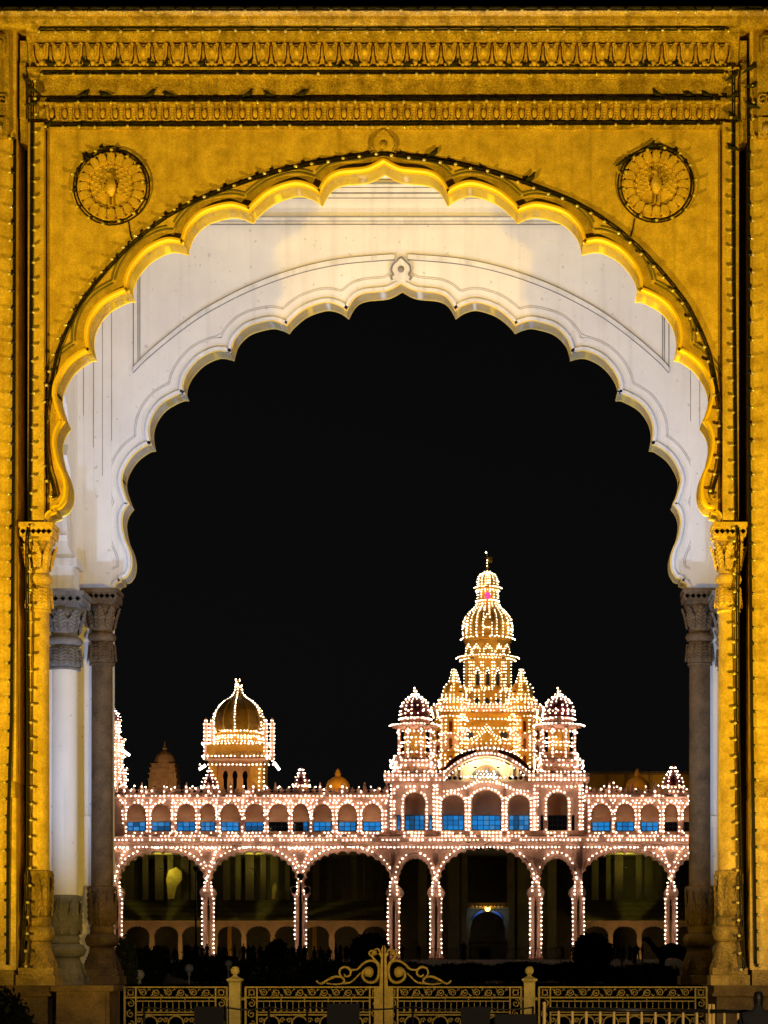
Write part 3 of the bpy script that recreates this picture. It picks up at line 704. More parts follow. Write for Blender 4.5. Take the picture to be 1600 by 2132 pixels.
# ---- upper storey of the wings
def arch_top(c, hw, vs, va, d, n=12, p=.9):
    return [(X(c+hw*math.cos(math.pi*(1-i/n)), d), Z(vs-(vs-va)*math.sin(math.pi*i/n)**p, d)) for i in range(n+1)]
def window(u0, u1, v0, v1, d, cols, rows, tone, name='window', split=None):
    """a glazed window: frame and separate panes; tone: index into M_blue or -1 for unlit, a list gives one per column"""
    x0, x1, z0, z1 = X(u0, d), X(u1, d), Z(v0, d), Z(v1, d)
    fr = MB(); t = .07
    fr.box(x0, x1, Y(d), Y(d)+.15, z0, z0+t); fr.box(x0, x1, Y(d), Y(d)+.15, z1-t, z1); fr.box(x0, x0+t, Y(d), Y(d)+.15, z0+t, z1-t); fr.box(x1-t, x1, Y(d), Y(d)+.15, z0+t, z1-t)
    for i in range(1, cols):
        x = x0+(x1-x0)*i/cols; fr.box(x-.035, x+.035, Y(d)+.01, Y(d)+.14, z0+t, z1-t)
    for j in range(1, rows):
        z = z0+(z1-z0)*j/rows; fr.box(x0+t, x1-t, Y(d)+.02, Y(d)+.13, z-.03, z+.03)
    W = fr.build(name, M_frame, PAL)
    for i in range(cols):
        for j in range(rows):
            tn = tone[i] if isinstance(tone, (list, tuple)) else tone
            if tn == 0: tn = random.choice((0, 0, 0, 1, 2))
            elif tn == 1: tn = random.choice((1, 1, 3, 2))
            elif tn == 3: tn = random.choice((3, 3, 1))
            m = M_panedark if tn < 0 else M_blue[tn]
            a, c = x0+(x1-x0)*i/cols+.03, x0+(x1-x0)*(i+1)/cols-.03; e, g = z0+(z1-z0)*j/rows+.03, z0+(z1-z0)*(j+1)/rows-.03
            MB().box(a, c, Y(d)+.06, Y(d)+.09, e, g).build('pane', m, W)
    return W
BU = Bulbs()
def wing(wins, u0, u1, d):
    poly = [(X(u0, d), Z(1738, d))]
    for a, c, tone in wins:
        mid = (a+c)/2; hw = (c-a)/2+1.5
        poly += [(X(mid-hw, d), Z(1738, d))] + arch_top(mid, hw, 1700, 1674, d) + [(X(mid+hw, d), Z(1738, d))]
    poly += [(X(u1, d), Z(1738, d)), (X(u1, d), Z(1655, d)), (X(u0, d), Z(1655, d))]
    MB().prism(poly, Y(d), Y(d)+.8).build('upper_wall', M_stone, PAL)
    pbox(u0, u1, 1738, 1657, d+1.6, d+1.9, 'back_wall', M_tymp)
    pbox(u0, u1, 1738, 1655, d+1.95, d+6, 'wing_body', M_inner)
    for a, c, tone in wins:
        mid = (a+c)/2; hw = (c-a)/2
        b = MB(); T = arch_top(mid, hw+1.4, 1702, 1675.5, d+.4); b.prism(T, Y(d)+.82, Y(d)+.95); b.build('tympanum', M_tymp, PAL)
        b = MB(); b.prismx([(Y(d)+.82, Z(1700, d)), (Y(d)+.55, Z(1709, d)), (Y(d)+.55, Z(1710.5, d)), (Y(d)+.95, Z(1710.5, d)), (Y(d)+.95, Z(1700, d))], X(mid-hw-1.4, d), X(mid+hw+1.4, d)); b.build('window_hood', M_tymp, PAL)
        window(a, c, 1731, 1711, d+.85, 3, 2, tone)
        pbox(a-1, c+1, 1738, 1731.5, d+.3, d+.9, 'window_sill', M_tymp)
        BU.line([(mid-hw*1.12, 1704)]+[(mid+(hw+4)*math.cos(math.pi*(1-i/10)), 1701-31*math.sin(math.pi*i/10)**.9) for i in range(11)]+[(mid+hw*1.12, 1704)], d-.2, 7.8, .12)
        BU.line([(a+2, 1725.5), (c-2, 1725.5)], d-.2, 7.5, .15) if False else None
        BU.line([(a, 1734.5), (c, 1734.5)], d-.35, 7.2, .5); BU.line([(a-3, 1741), (c+3, 1741)], d-.95, 7.2, .2)
    ed = sorted([w_[0] for w_ in wins]+[w_[1] for w_ in wins]); gaps = [(wins[i][1]+wins[i+1][0])/2 for i in range(len(wins)-1)]
    for g in gaps+[wins[0][0]-6, wins[-1][1]+6]:
        for s in (-1, 1):
            pass
        b = MB(); addbox(b, g-3.4, g+3.4, 1737, 1672, d-.18, d); addbox(b, g-4.6, g+4.6, 1700, 1696, d-.26, d); addbox(b, g-4.6, g+4.6, 1737.5, 1731, d-.28, d); b.build('pilaster', M_stone, PAL)
        two = (hash(round(g)) % 3) != 0
        for s in ((-1, 1) if two else (0,)): BU.line([(g+s*3.6, 1672), (g+s*3.6, 1732)], d-.35, 7.8, .12)
    # cornice
    prof = [(Y(d)+.8, Z(1668, d)), (Y(d)-.15, Z(1668, d)), (Y(d)-.25, Z(1663, d)), (Y(d)-.7, Z(1660, d)), (Y(d)-.75, Z(1656, d)), (Y(d)-.5, Z(1654, d)), (Y(d)+.8, Z(1654, d))]
    MB().prismx(prof, X(u0, d), X(u1, d)).build('wing_cornice', M_stone, PAL)
    BU.line([(u0+2, 1657.5), (u1-2, 1657.5)], d-.85, 8.0, .18)
    BU.line([(u0+2, 1667), (u1-2, 1667)], d-.4, 8.4, .3)
    n = int((u1-u0)/46)
    for i in range(n+1):
        u = u0+6+i*(u1-u0-12)/n
        b = MB(); addbox(b, u-3, u+3, 1654, 1640, d-.3, d+.2); b.lathe([(3.6*KP, Z(1640, d)), (3.6*KP, Z(1638, d)), (1.6*KP, Z(1636, d)), (2.4*KP, Z(1633, d)), (.3*KP, Z(1628, d))], X(u, d), Y(d)-.05, 8); b.build('parapet_post', M_stone, PAL)
        BU.line([(u, 1648), (u, 1636)], d-.45, 9, .3)
        for _ in range(3): BU.at(P(u+random.uniform(4, 40), random.uniform(1636, 1652), d-.4))
mer = MB(); kk = KP; mer.prism([(-6.6*kk, 0), (-6.6*kk, 3*kk), (-2.6*kk, 5*kk), (-6*kk, 9*kk), (-1.5*kk, 11*kk), (0, 16*kk), (1.5*kk, 11*kk), (6*kk, 9*kk), (2.6*kk, 5*kk), (6.6*kk, 3*kk), (6.6*kk, 0)], -.12, .12)
MMER = mer.mesh('merlon', M_stone)
LW = [(265,303,1),(316,355,1),(369,407,0),(417,448,1),(460,498,0),(511,549,3),(560,600,-1),(610,642,[-1,-1,3]),(653,690,0),(705,742,0),(756,794,0)]
RW = [(1233,1271,0),(1284,1321,0),(1335,1372,0),(1385,1411,-1),(1425,1462,-1),(1476,1513,3)]
wing(LW, 150, 812, DP); wing(RW, 1216, 1560, DP)
for u0, u1 in ((150, 812), (1216, 1560)):
    u = u0+8
    while u < u1-6: place('merlon', MMER, (X(u, DP), Y(DP)-.02, Z(1654, DP)), PAL); u += 13.4
# ---- interior seen through the arcade
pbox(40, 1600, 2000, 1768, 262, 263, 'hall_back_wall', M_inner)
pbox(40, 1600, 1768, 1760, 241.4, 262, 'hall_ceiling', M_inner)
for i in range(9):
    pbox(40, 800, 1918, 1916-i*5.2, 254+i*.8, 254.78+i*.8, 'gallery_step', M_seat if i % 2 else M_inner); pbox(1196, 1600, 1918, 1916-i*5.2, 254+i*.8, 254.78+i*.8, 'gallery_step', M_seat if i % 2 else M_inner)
random.seed(21)
for c_ in (336, 528, 724, 1303):
    for off, wd in ((-62, 7), (-34, 5), (-8, 9), (22, 6), (48, 8), (70, 5)):
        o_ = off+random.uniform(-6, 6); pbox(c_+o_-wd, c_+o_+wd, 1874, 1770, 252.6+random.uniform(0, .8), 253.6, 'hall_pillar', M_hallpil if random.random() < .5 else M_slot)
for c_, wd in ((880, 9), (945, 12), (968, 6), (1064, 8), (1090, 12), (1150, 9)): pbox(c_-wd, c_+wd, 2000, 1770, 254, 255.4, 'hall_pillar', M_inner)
def inner_arcade(cs, u0, u1, d=252.5):
    poly = [(X(u0, d), ZP)]
    for c in cs:
        A = cusp_arch(X(c, d), 25*d/F, Z(1952, d), Z(1930, d), 5, .22, 3)
        poly += [(X(c-25, d), ZP)] + A + [(X(c+25, d), ZP)]
    poly += [(X(u1, d), ZP), (X(u1, d), Z(1918, d)), (X(u0, d), Z(1918, d))]
    MB().prism(poly, Y(d), Y(d)+.6).build('inner_arcade', M_tan, PAL)
    pbox(u0, u1, 1921, 1917, d-.35, d, 'inner_cornice', M_tan)
inner_arcade([168,227,286,346,404,478,538,598,660,722,780], 60, 812)
inner_arcade([1242,1302,1362,1430,1492,1552], 1200, 1590)
for u in (478, 655, 955, 930): pbox(u-4, u+4, 2000, 1922, 256, 256.5, 'lit_inner_pillar', M_gold)
for c, hw in ((364, 20),):       # panel painted as the patch of light on the hall's back wall
    b = MB(); d = 252; b.prism([(X(350, d), Z(1872, d)), (X(346, d), Z(1830, d)), (X(352, d), Z(1812, d)), (X(366, d), Z(1806, d)), (X(378, d), Z(1815, d)), (X(379, d), Z(1832, d)), (X(368, d), Z(1846, d)), (X(362, d), Z(1872, d))], Y(d), Y(d)+.2); b.build('light_patch', M_patch, PAL)
b = MB(); d = 252; b.prism([(X(566, d), Z(1872, d)), (X(568, d), Z(1845, d)), (X(574, d), Z(1838, d)), (X(577, d), Z(1850, d)), (X(571, d), Z(1872, d))], Y(d), Y(d)+.2); b.build('light_patch', M_patch, PAL)  # second painted patch of hall light
# central entrance deep in the hall
d = 246
b = MB(); b.prism([(X(972, d), ZP), (X(972, d), Z(1880, d)), (X(1060, d), Z(1880, d)), (X(1060, d), ZP), (X(1052, d), ZP), (X(1052, d), Z(1935, d)), (X(1047, d), Z(1913, d)), (X(1033, d), Z(1902, d)), (X(1016, d), Z(1898, d)), (X(999, d), Z(1902, d)), (X(985, d), Z(1913, d)), (X(980, d), Z(1935, d)), (X(980, d), ZP)], Y(d), Y(d)+.5); b.build('entrance_frame', M_inner, PAL)
b = MB()
for s in (-1, 1): b.tube([(X(1016+s*u, d), Y(d)-.1, Z(v, d)) for u, v in ((10, 1897), (22, 1902), (33, 1914))], [.2, .2, .08], 6)
b.build('entrance_arch_band', M_bluecloth, PAL)
b = MB()
for i in range(9): b.ball((X(984+i*8, d), Y(d)-.3, Z(1888, d)), .26, 8, 5, sz=.7)
addbox(b, 976, 1058, 1892, 1889.5, d-.4, d-.1); b.build('gilded_pelmet', M_gild, PAL)
MB().ball((X(1016, d), Y(d)-.7, Z(1893, d)), .3, 12, 8).build('entrance_lamp', M_goldlamp, PAL)
pbox(700, 1330, 2002, 1998, DC-1.2, DC+3, 'plinth_step', M_stone)
# ---- central block, upper storey
BC = Bulbs()
d = DC
cw = [(842.7, 885, 1651, 1), (921, 967, 1656, 0), (982, 1044, 1646, 0), (1059, 1103, 1656, 1), (1141, 1182, 1651, -1)]
poly = [(X(815, d), Z(1738, d))]
for a, c, va, tone in cw:
    mid = (a+c)/2; hw = (c-a)/2
    poly += [(X(mid-hw, d), Z(1734, d)) if False else (X(mid-hw, d), Z(1738, d))] + arch_top(mid, hw, va+hw*.85, va, d, 12, 1.0) + [(X(mid+hw, d), Z(1738, d))]
poly += [(X(1213, d), Z(1738, d)), (X(1213, d), Z(1612, d)), (X(1105, d), Z(1612, d)), (X(1105, d), Z(1628, d)), (X(922, d), Z(1628, d)), (X(922, d), Z(1612, d)), (X(815, d), Z(1612, d))]
MB().prism(poly, Y(d), Y(d)+.7).build('central_wall', M_stone, PAL)
pbox(815, 1213, 1738, 1612, d+3.2, d+3.5, 'back_wall', M_tymp)
for a, c, va, tone in cw:
    mid = (a+c)/2; hw = (c-a)/2
    # round backed niche over the glass
    b = MB(); b.lathe([(hw*KP, Z(1697, d)), (hw*KP, Z(va+hw*.85, d)), (hw*KP*.8, Z(va+hw*.4, d)), (hw*KP*.45, Z(va+2, d)), (.02, Z(va, d))], X(mid, d), Y(d)+.72, 14, 0, math.pi, cap=False); b.f = [f[::-1] for f in b.f]; b.build('window_niche', M_tymp, PAL)
    window(a+.6, c-.6, 1729, 1697.5, d+.5, 4 if hw < 25 else 5, 3, tone)
    pbox(a, c, 1738, 1729.5, d+.1, d+.75, 'window_sill', M_tymp)
    R_ = hw+4
    BC.line([(mid-R_, 1728)]+[(mid+R_*math.cos(math.pi*(1-i/12)), va+hw*.85-(hw*.85+5)*math.sin(math.pi*i/12)) for i in range(13)]+[(mid+R_, 1728)], d-.25, 7.4, .06)
    BC.line([(a, 1734), (c, 1734)], d-.15, 7, .3); BC.line([(a, 1741), (c, 1741)], d-.95, 7, .15)
for ua, uc, tone in ((827, 834.6, 1), (893, 901, 1), (1126, 1132, -1), (1191, 1197, -1)): window(ua, uc, 1729, 1697.5, d-.16, 1, 3, tone, 'side_light')
for u in (818, 907, 914, 974, 1051, 1110, 1117, 1211):
    b = MB(); addbox(b, u-3.2, u+3.2, 1738, 1628, d-.3, d); addbox(b, u-4.5, u+4.5, 1738, 1730, d-.4, d); addbox(b, u-4.5, u+4.5, 1668, 1662, d-.38, d); b.build('pilaster', M_stone, PAL)
    for s in (-1, 1): BC.line([(u+s*3.4, 1636 if u in (818, 1211, 907, 1117) else 1662), (u+s*3.4, 1734)], d-.45, 7.6, .06)
for u0, u1 in ((800, 928), (1101, 1228)):
    prof = [(Y(d)+3, Z(1626, d)), (Y(d)-.3, Z(1626, d)), (Y(d)-.4, Z(1622, d)), (Y(d)-.9, Z(1619, d)), (Y(d)-1.0, Z(1613, d)), (Y(d)-.6, Z(1611, d)), (Y(d)+3, Z(1611, d))]
    MB().prismx(prof, X(u0, d), X(u1, d)).build('tower_cornice', M_stone, PAL)
    for v, o in ((1624, -.6), (1615, -1.15), (1607, -.9)): BC.line([(u0+2, v), (u1-2, v)], d+o, 7.6, .12)
    BC.line([(u0+20, 1638), (u1-20, 1638)], d-.3, 8, .15)
# small gable arch over the middle windows
BC.line([(925, 1648), (950, 1646), (972, 1640), (992, 1630), (1014, 1627), (1034, 1630), (1056, 1640), (1078, 1646), (1102, 1648)], d-.4, 7, .05)
BC.line([(960, 1640), (985, 1632), (1000, 1620), (1014, 1617), (1028, 1620), (1043, 1632), (1066, 1640)], d-.4, 7, .08)
BC.line([(930, 1619), (1098, 1619)], d-.4, 8, .15)
# ---- big segmental pediment with maroon vault
def seg(u0, u1, vb, va, dd, n=24):
    return [(X(u0+(u1-u0)*i/n, dd), Z(vb-(vb-va)*math.sin(math.pi*i/n)**.8, dd)) for i in range(n+1)]
O_ = seg(921, 1107, 1614, 1566, d); I_ = seg(930, 1098, 1616, 1576, d)
b = MB(); b.strip(O_, I_, Y(d)-.9, Y(d)+1.5); b.build('pediment_arch', M_stone, PAL)
b = MB(); b.prism(seg(930, 1098, 1626, 1577, d), Y(d)+1.0, Y(d)+1.3); ped = b.build('pediment_tympanum', M_cream, PAL)
b = MB(); b.prism([(X(980+66*i/12, d), Z(1616-25*math.sin(math.pi*i/12)**.7, d)) for i in range(13)], Y(d)+.75, Y(d)+1.0); b.build('relief_panel', M_temple, ped)
b = MB(); b.tube([(X(1013, d), Y(d)+.7, Z(1616, d)), (X(1013, d), Y(d)+.6, Z(1607, d)), (X(1013, d), Y(d)+.65, Z(1601, d)), (X(1013, d), Y(d)+.65, Z(1597, d))], [.45, .3, .16, .2], 8)
for s in (-1, 1): b.ball((X(1013+s*18, d), Y(d)+.7, Z(1610, d)), .5, 8, 5, sy=.5, sz=.8)
b.build('relief_figure', M_grey, ped)
for u in (950, 962, 1066, 1078): pbox(u-3, u+3, 1618, 1590, d+.2, d+.9, 'pediment_pier', M_cream)
for u in (937, 948, 959, 1063, 1074, 1085): MB().ball((X(u, d), Y(d)-.5, Z(1621, d)), .22, 8, 6).build('bell_pendant', M_dark, PAL)
BC.run([(x, Y(d)-1.1, z-.2) for x, z in O_[1:-1]], 7.4, .05); BC.run([(x, Y(d)-.5, z-.35) for x, z in I_[1:-1]], 7.4, .08); BC.line([(960, 1617), (1068, 1617)], d-.6, 7, .1); BC.line([(995, 1612), (1032, 1612)], d+.3, 6.5, 0); BC.line([(998, 1606), (1030, 1606)], d+.3, 7, .2)
b = MB(); n0 = 0
for i in range(17):
    th = math.pi*i/16
    for j in range(9):
        ph = math.pi/2*j/8
        rr = 1+.03*math.cos(th*26)
        b.v.append((X(1014, d)+89*KP*math.cos(th)*math.cos(ph*.7)*rr, Y(d)+.8+6.5*math.sin(ph), Z(1606, d)+66*KP*math.sin(th)*(.72+.28*math.cos(math.pi/2-ph*.9))*rr))
for i in range(16):
    for j in range(8): b.f.append((i*9+j, (i+1)*9+j, (i+1)*9+j+1, i*9+j+1)); b.sm.append(False); b.mi.append(0)
b.build('vaulted_roof', M_maroon, PAL)
for ph, st in ((.0, 8), (.5, 16)):
    BC.run([(X(1014, d)+90*KP*math.cos(th)*math.cos(ph*.7), Y(d)+.5+6.5*math.sin(ph), Z(1606, d)+67.5*KP*math.sin(th)*(.72+.28*math.cos(math.pi/2-ph*.9))) for th in [math.pi*(.06+.88*i/20) for i in range(21)]], st, .15)
# ---- generic round and square tower pieces
def lat(prof, u, d, m, name, n=16, parent=None, rot=0.0, smooth=True, cap=True):
    b = MB(); pr = [(hw*d/F, Z(v, d)) for hw, v in prof]
    b.lathe(pr, X(u, d), Y(d), n, rot=rot, smooth=smooth, cap=cap); return b.build(name, m, parent or PAL)
def meridians(bl, prof, u, d, angs, step=7.2, drop=.05, out=.14):
    for a in angs:
        pts = [(X(u, d)+(hw*d/F+out)*math.cos(a), Y(d)-(hw*d/F+out)*math.sin(a), Z(v, d)) for hw, v in prof]
        bl.run(pts, step, drop)
def ring(bl, hw, v, u, d, step=7.4, drop=.08, out=.15, a0=0, a1=180):
    bl.run([(X(u, d)+(hw*d/F+out)*math.cos(R(a0+(a1-a0)*i/24)), Y(d)-(hw*d/F+out)*math.sin(R(a0+(a1-a0)*i/24)), Z(v, d)) for i in range(25)], step, drop)
def sring(bl, hw, v, u, d, step=7.4, drop=.08, out=.15):      # three visible sides of a square
    r = hw*d/F+out; x, y, z = X(u, d), Y(d), Z(v, d)
    bl.run([(x-r, y+r*.6, z), (x-r, y-r, z), (x+r, y-r, z), (x+r, y+r*.6, z)], step, drop)
AN = [R(a) for a in (8, 30, 55, 78, 102, 125, 150, 172)]
def sbox(hw, v0, v1, u, d, m, name, parent=None):
    b = MB(); r = hw*d/F; b.box(X(u, d)-r, X(u, d)+r, Y(d)-r, Y(d)+r, Z(v0, d), Z(v1, d)); return b.build(name, m, parent or PAL)
# ---- corner pavilions of the central block
for u in (865, 1164):
    d = 240.5; BV = BC
    sbox(44, 1611, 1590, u, d, M_stone, 'pavilion_base'); sbox(47, 1590, 1586, u, d, M_stone, 'pavilion_cornice'); sbox(41, 1586, 1580, u, d, M_stone, 'pavilion_parapet')
    for v in (1588, 1598): sring(BV, 47, v, u, d, 8, .2)
    for i in range(6): 
        b = MB(); uu = u-34+i*13.6; addbox(b, uu-4, uu+4, 1608, 1594, d-44*d/F-.12, d-44*d/F); b.build('base_panel', M_tymp, PAL)
    lat([(24, 1582), (24, 1516)], u, d, M_gold, 'pavilion_core', 8, rot=R(22.5), smooth=False)
    for i in range(8):
        a = R(22.5+45*i); x = X(u, d)+36*KP*math.cos(a); y = Y(d)-36*KP*math.sin(a)
        b = MB(); b.lathe([(.28, Z(1581, d)), (.16, Z(1577, d)), (.15, Z(1526, d)), (.3, Z(1519, d)), (.3, Z(1516, d))], x, y, 8); b.build('pavilion_column', M_stone, PAL)
        if math.sin(a) > -.1: BV.run([(x, y-.3, Z(1580, d)), (x, y-.3, Z(1518, d))], 7.6, .06)
    b = MB()
    for i in range(8):
        a0 = R(22.5+45*i); a1 = R(67.5+45*i)
        b.tube([(X(u, d)+36*KP*math.cos(t), Y(d)-36*KP*math.sin(t), Z(1570, d)) for t in (a0, a1)], .1, 4)
    b.build('pavilion_rail', M_stone, PAL)
    ring(BV, 37, 1570, u, d, 9, .3); ring(BV, 26, 1555, u, d, 8, .3); ring(BV, 26, 1548, u, d, 6.5, .1); ring(BV, 26, 1538, u, d, 8, .3); ring(BV, 35, 1526, u, d, 8, .1)
    lat([(34, 1520), (40, 1517), (52, 1514), (52, 1511), (36, 1508), (30, 1507)], u, d, M_stone, 'pavilion_eave', 8, rot=R(22.5), smooth=False)
    ring(BV, 50, 1512, u, d, 7, .05); 
    lat([(31, 1508), (31, 1497), (33, 1495)], u, d, M_stone, 'dome_drum', 16); ring(BV, 31, 1499, u, d, 7, .1)
    pr = [(28, 1497), (31, 1488), (30, 1476), (25, 1465), (17, 1456), (9, 1450), (5, 1446)]
    D = lat(pr, u, d, M_maroon, 'dome', 18); lat([(4, 1447), (5, 1443), (2, 1440), (3.5, 1437), (.8, 1433), (.4, 1428)], u, d, M_gild, 'finial', 8, D)
    meridians(BV, pr, u, d, AN, 8, .1); BV.line([(u-2, 1446), (u-2, 1432)], d-.4, 6, 0); BV.line([(u+3, 1446), (u+3, 1436)], d-.4, 6, 0); ring(BV, 30, 1483, u, d, 10, .2)
# small corner turrets of the pavilion storey
for u in (828, 901, 1126, 1203):
    d = 237.6; lat([(5, 1611), (5, 1588), (6.5, 1586), (4, 1580), (1, 1572)], u, d, M_stone, 'corner_turret', 8)
    for _ in range(14): BC.at(P(u+random.uniform(-7, 7), random.uniform(1572, 1608), d-.4))
for u, s in ((826, 1), (1210, -1), (584, 1), (417, -1), (262, 1)):
    pass
# ---- the great tower
BT = Bulbs(); d = 252; u = 1016
sbox(96, 1640, 1482, u, d, M_gold, 'tower_base')
for off in (-92, -76, -58, 58, 76, 92):
    b = MB(); addbox(b, u+off-4, u+off+4, 1600, 1490, d-96*d/F-.35, d-96*d/F); b.build('tower_pilaster', M_stone, PAL)
    for s in (-1, 1): BT.line([(u+off+s*4, 1492), (u+off+s*4, 1600)], d-96*d/F-.6, 7.2, .08)
dz = d-96*d/F
pbox(u-54, u+58, 1512, 1504, dz-.6, dz, 'tower_band', M_gold)
b = MB()
for i in range(26): addbox(b, u-53+i*4.3, u-50.5+i*4.3, 1504, 1499, dz-.5, dz-.2)
b.build('tower_cresting', M_gold, PAL, kind='stuff')
for v, st, dr in ((1516, 7.5, .15), (1524, 7.2, .05), (1497, 7.5, .1), (1540, 9, .3), (1548, 9, .3)): BT.line([(u-52, v), (u+56, v)], dz-.7, st, dr)
BT.line([(u-40, 1540), (u-18, 1530), (u-2, 1508), (u+14, 1530), (u+38, 1540)], dz-1.2, 6, 0); BT.line([(u-30, 1546), (u-2, 1520), (u+28, 1546)], dz-1.2, 6, 0)
for uu in (u-38, u+34): MB().ball((X(uu, dz), Y(dz)-.05, Z(1531, dz)), .45, 12, 6, sy=.3).build('round_window', M_frame, PAL)
sbox(100, 1494, 1489, u, d, M_stone, 'tower_eave'); sbox(112, 1489, 1483, u, d, M_stone, 'tower_eave'); sbox(104, 1483, 1478, u, d, M_stone, 'tower_parapet')
for hw, v in ((112, 1486), (106, 1480), (100, 1492)): sring(BT, hw, v, u, d, 7, .08)
for s in (-1, 1):
    for (off, dd_, top) in ((70, d-17*.2-1.5, 1394),):
        uu = u+s*off
        lat([(27, 1480), (27, 1462), (31, 1460), (31, 1457)], uu, dd_, M_gold, 'turret_base', 8, rot=R(22.5), smooth=False)
        for v in (1478, 1466, 1459): ring(BT, 30, v, uu, dd_, 7, .1)
        for i in range(7): BT.line([(uu-26+i*8.7, 1458), (uu-26+i*8.7, 1446)], dd_-1.6, 5.5, .1)
        pr = [(24, 1457), (25, 1446), (23, 1436), (17, 1427), (11, 1421), (9, 1418)]
        D = lat(pr, uu, dd_, M_gold, 'turret_dome', 16); meridians(BT, pr, uu, dd_, AN[::2]+[R(90)], 8, .1)
        pr2 = [(9, 1419), (7, 1410), (4, 1402), (1, 1393)]; lat(pr2, uu, dd_, M_gild, 'turret_spire', 8, D); meridians(BT, pr2, uu, dd_, AN[::2]+[R(90)], 6, .05)
    # small flanking pinnacles
    for off in (100, 44):
        uu = u+s*off; lat([(5, 1482), (5, 1470), (7, 1468), (3, 1460), (.5, 1452)], uu, d-4.6, M_gold, 'pinnacle', 8)
        BT.line([(uu-4, 1478), (uu-3, 1464), (uu, 1455)], d-5.1, 6, .1); BT.line([(uu+4, 1478), (uu+3, 1464)], d-5.1, 6, .1)
R8 = R(22.5)
for s in (-1, 1):       # clustered turrets that break up the tower base
    for off, hw, v0, v1, dd_ in ((77, 19, 1600, 1492, dz), (104, 12, 1606, 1512, dz+1.5), (52, 8, 1560, 1500, dz-.2)):
        uu = u+s*off
        for j in range(3):
            va = v0+(v1-v0)*j/3; vb = v0+(v1-v0)*(j+1)/3; q = 1-.07*j
            lat([(hw*q, va), (hw*q, vb+4), (hw*q*1.2, vb+2.5), (hw*q*1.2, vb)], uu, dd_, (M_gold, M_stone, M_gold)[j], 'turret_tier', 8, rot=R8, smooth=False)
            ring(BT, hw*q*1.2, vb+1, uu, dd_, 7, .1); meridians(BT, [(hw*q, va-3), (hw*q, vb+5)], uu, dd_, [R(15), R(60), R(120), R(165)], 7.4, .1)
            if hw > 10:
                b = MB(); dn = dd_-hw*q*dd_/F*.93; b.prism([(X(uu-3, dn), Z(va-5, dn)), (X(uu-3, dn), Z(vb+12, dn)), (X(uu, dn), Z(vb+8, dn)), (X(uu+3, dn), Z(vb+12, dn)), (X(uu+3, dn), Z(va-5, dn))], Y(dn)-.06, Y(dn)+.3); b.build('turret_niche', M_maroon, PAL)
        if off != 77:
            pr = [(hw*.8, v1), (hw*.85, v1-hw*.5), (hw*.55, v1-hw), (hw*.2, v1-hw*1.35), (.3, v1-hw*2)]; lat(pr, uu, dd_, M_gold, 'turret_cap', 12); meridians(BT, pr, uu, dd_, AN[::2], 6.5, .1)
for i in range(9):      # gallery of small niches under the yellow band
    uu = u-44+i*11; b = MB(); b.prism([(X(uu-3.4, dz), Z(1566, dz)), (X(uu-3.4, dz), Z(1556, dz)), (X(uu, dz), Z(1551, dz)), (X(uu+3.4, dz), Z(1556, dz)), (X(uu+3.4, dz), Z(1566, dz))], Y(dz)-.35, Y(dz)); b.build('gallery_niche', M_stone, PAL)
lat([(50, 1480), (50, 1446), (54, 1444), (60, 1441), (60, 1437), (50, 1434)], u, d, M_gold, 'octagon_storey', 8, rot=R8, smooth=False)
for v in (1439, 1443, 1476, 1480): ring(BT, 54, v, u, d, 7, .08)
for a in (10, 26, 42, 58, 70, 82, 98, 110, 122, 138, 154, 170): BT.run([(X(u, d)+50.5*KP*1.05*math.cos(R(a)), Y(d)-50.5*KP*1.05*math.sin(R(a))-.2, Z(v, d)) for v in (1446, 1476)], 7.4, .1)
for off in (-22, -1, 20): 
    b = MB(); dw = d-50*d/F; b.prism([(X(u+off-5, dw), Z(1474, dw)), (X(u+off-5, dw), Z(1458, dw)), (X(u+off, dw), Z(1452, dw)), (X(u+off+5, dw), Z(1458, dw)), (X(u+off+5, dw), Z(1474, dw))], Y(dw)-.02, Y(dw)+.5); b.build('tower_window', M_frame, PAL)
lat([(51, 1436), (51, 1428), (50, 1380), (54, 1377), (64, 1374), (64, 1370), (52, 1367)], u, d, M_gold, 'lantern_storey', 8, rot=R8, smooth=False)
ring(BT, 63, 1372, u, d, 6.2, .03); ring(BT, 55, 1377, u, d, 6.5, .1)
for off in (-49, -38, -34, -29, -14, -9, 9, 14, 29, 34, 38, 49):
    dw = d-math.sqrt(max(0, 52**2-off**2))*d/F-.35; BT.line([(u+off, 1379), (u+off, 1431)], dw, 6.4, .03)
for off in (-21, 0, 21):
    dw = d-47*d/F-.25 if off == 0 else d-45*d/F-.3
    b = MB(); b.prism([(X(u+off-3.6, dw), Z(1426, dw)), (X(u+off-3.6, dw), Z(1398, dw)), (X(u+off, dw), Z(1390, dw)), (X(u+off+3.6, dw), Z(1398, dw)), (X(u+off+3.6, dw), Z(1426, dw))], Y(dw)-.1, Y(dw)+.6); b.build('tower_window', M_frame, PAL)
    BT.line([(u+off-4, 1402), (u+off, 1388), (u+off+4, 1402)], dw-.3, 5.2, 0)
lat([(51, 1368), (50, 1352), (51, 1338), (54, 1335), (54, 1331), (50, 1329)], u, d, M_gold, 'arcaded_drum', 8, rot=R8, smooth=False)
for off in (-40, -24, 0, 24, 40):
    dw = d-math.sqrt(54**2-off**2)*d/F-.3; kx = math.sqrt(1-(off/56)**2); BT.line([(u+off-9*kx, 1362), (u+off-8*kx, 1350), (u+off, 1341), (u+off+8*kx, 1350), (u+off+9*kx, 1362)], dw, 5.5, .05); BT.line([(u+off-4*kx, 1350), (u+off, 1346), (u+off+4*kx, 1350)], dw, 4.6, 0)
ring(BT, 54, 1333, u, d, 9, .2)
for a in AN:
    BT.at((X(u, d)+50*KP*math.cos(a), Y(d)-50*KP*math.sin(a), Z(1322, d)))
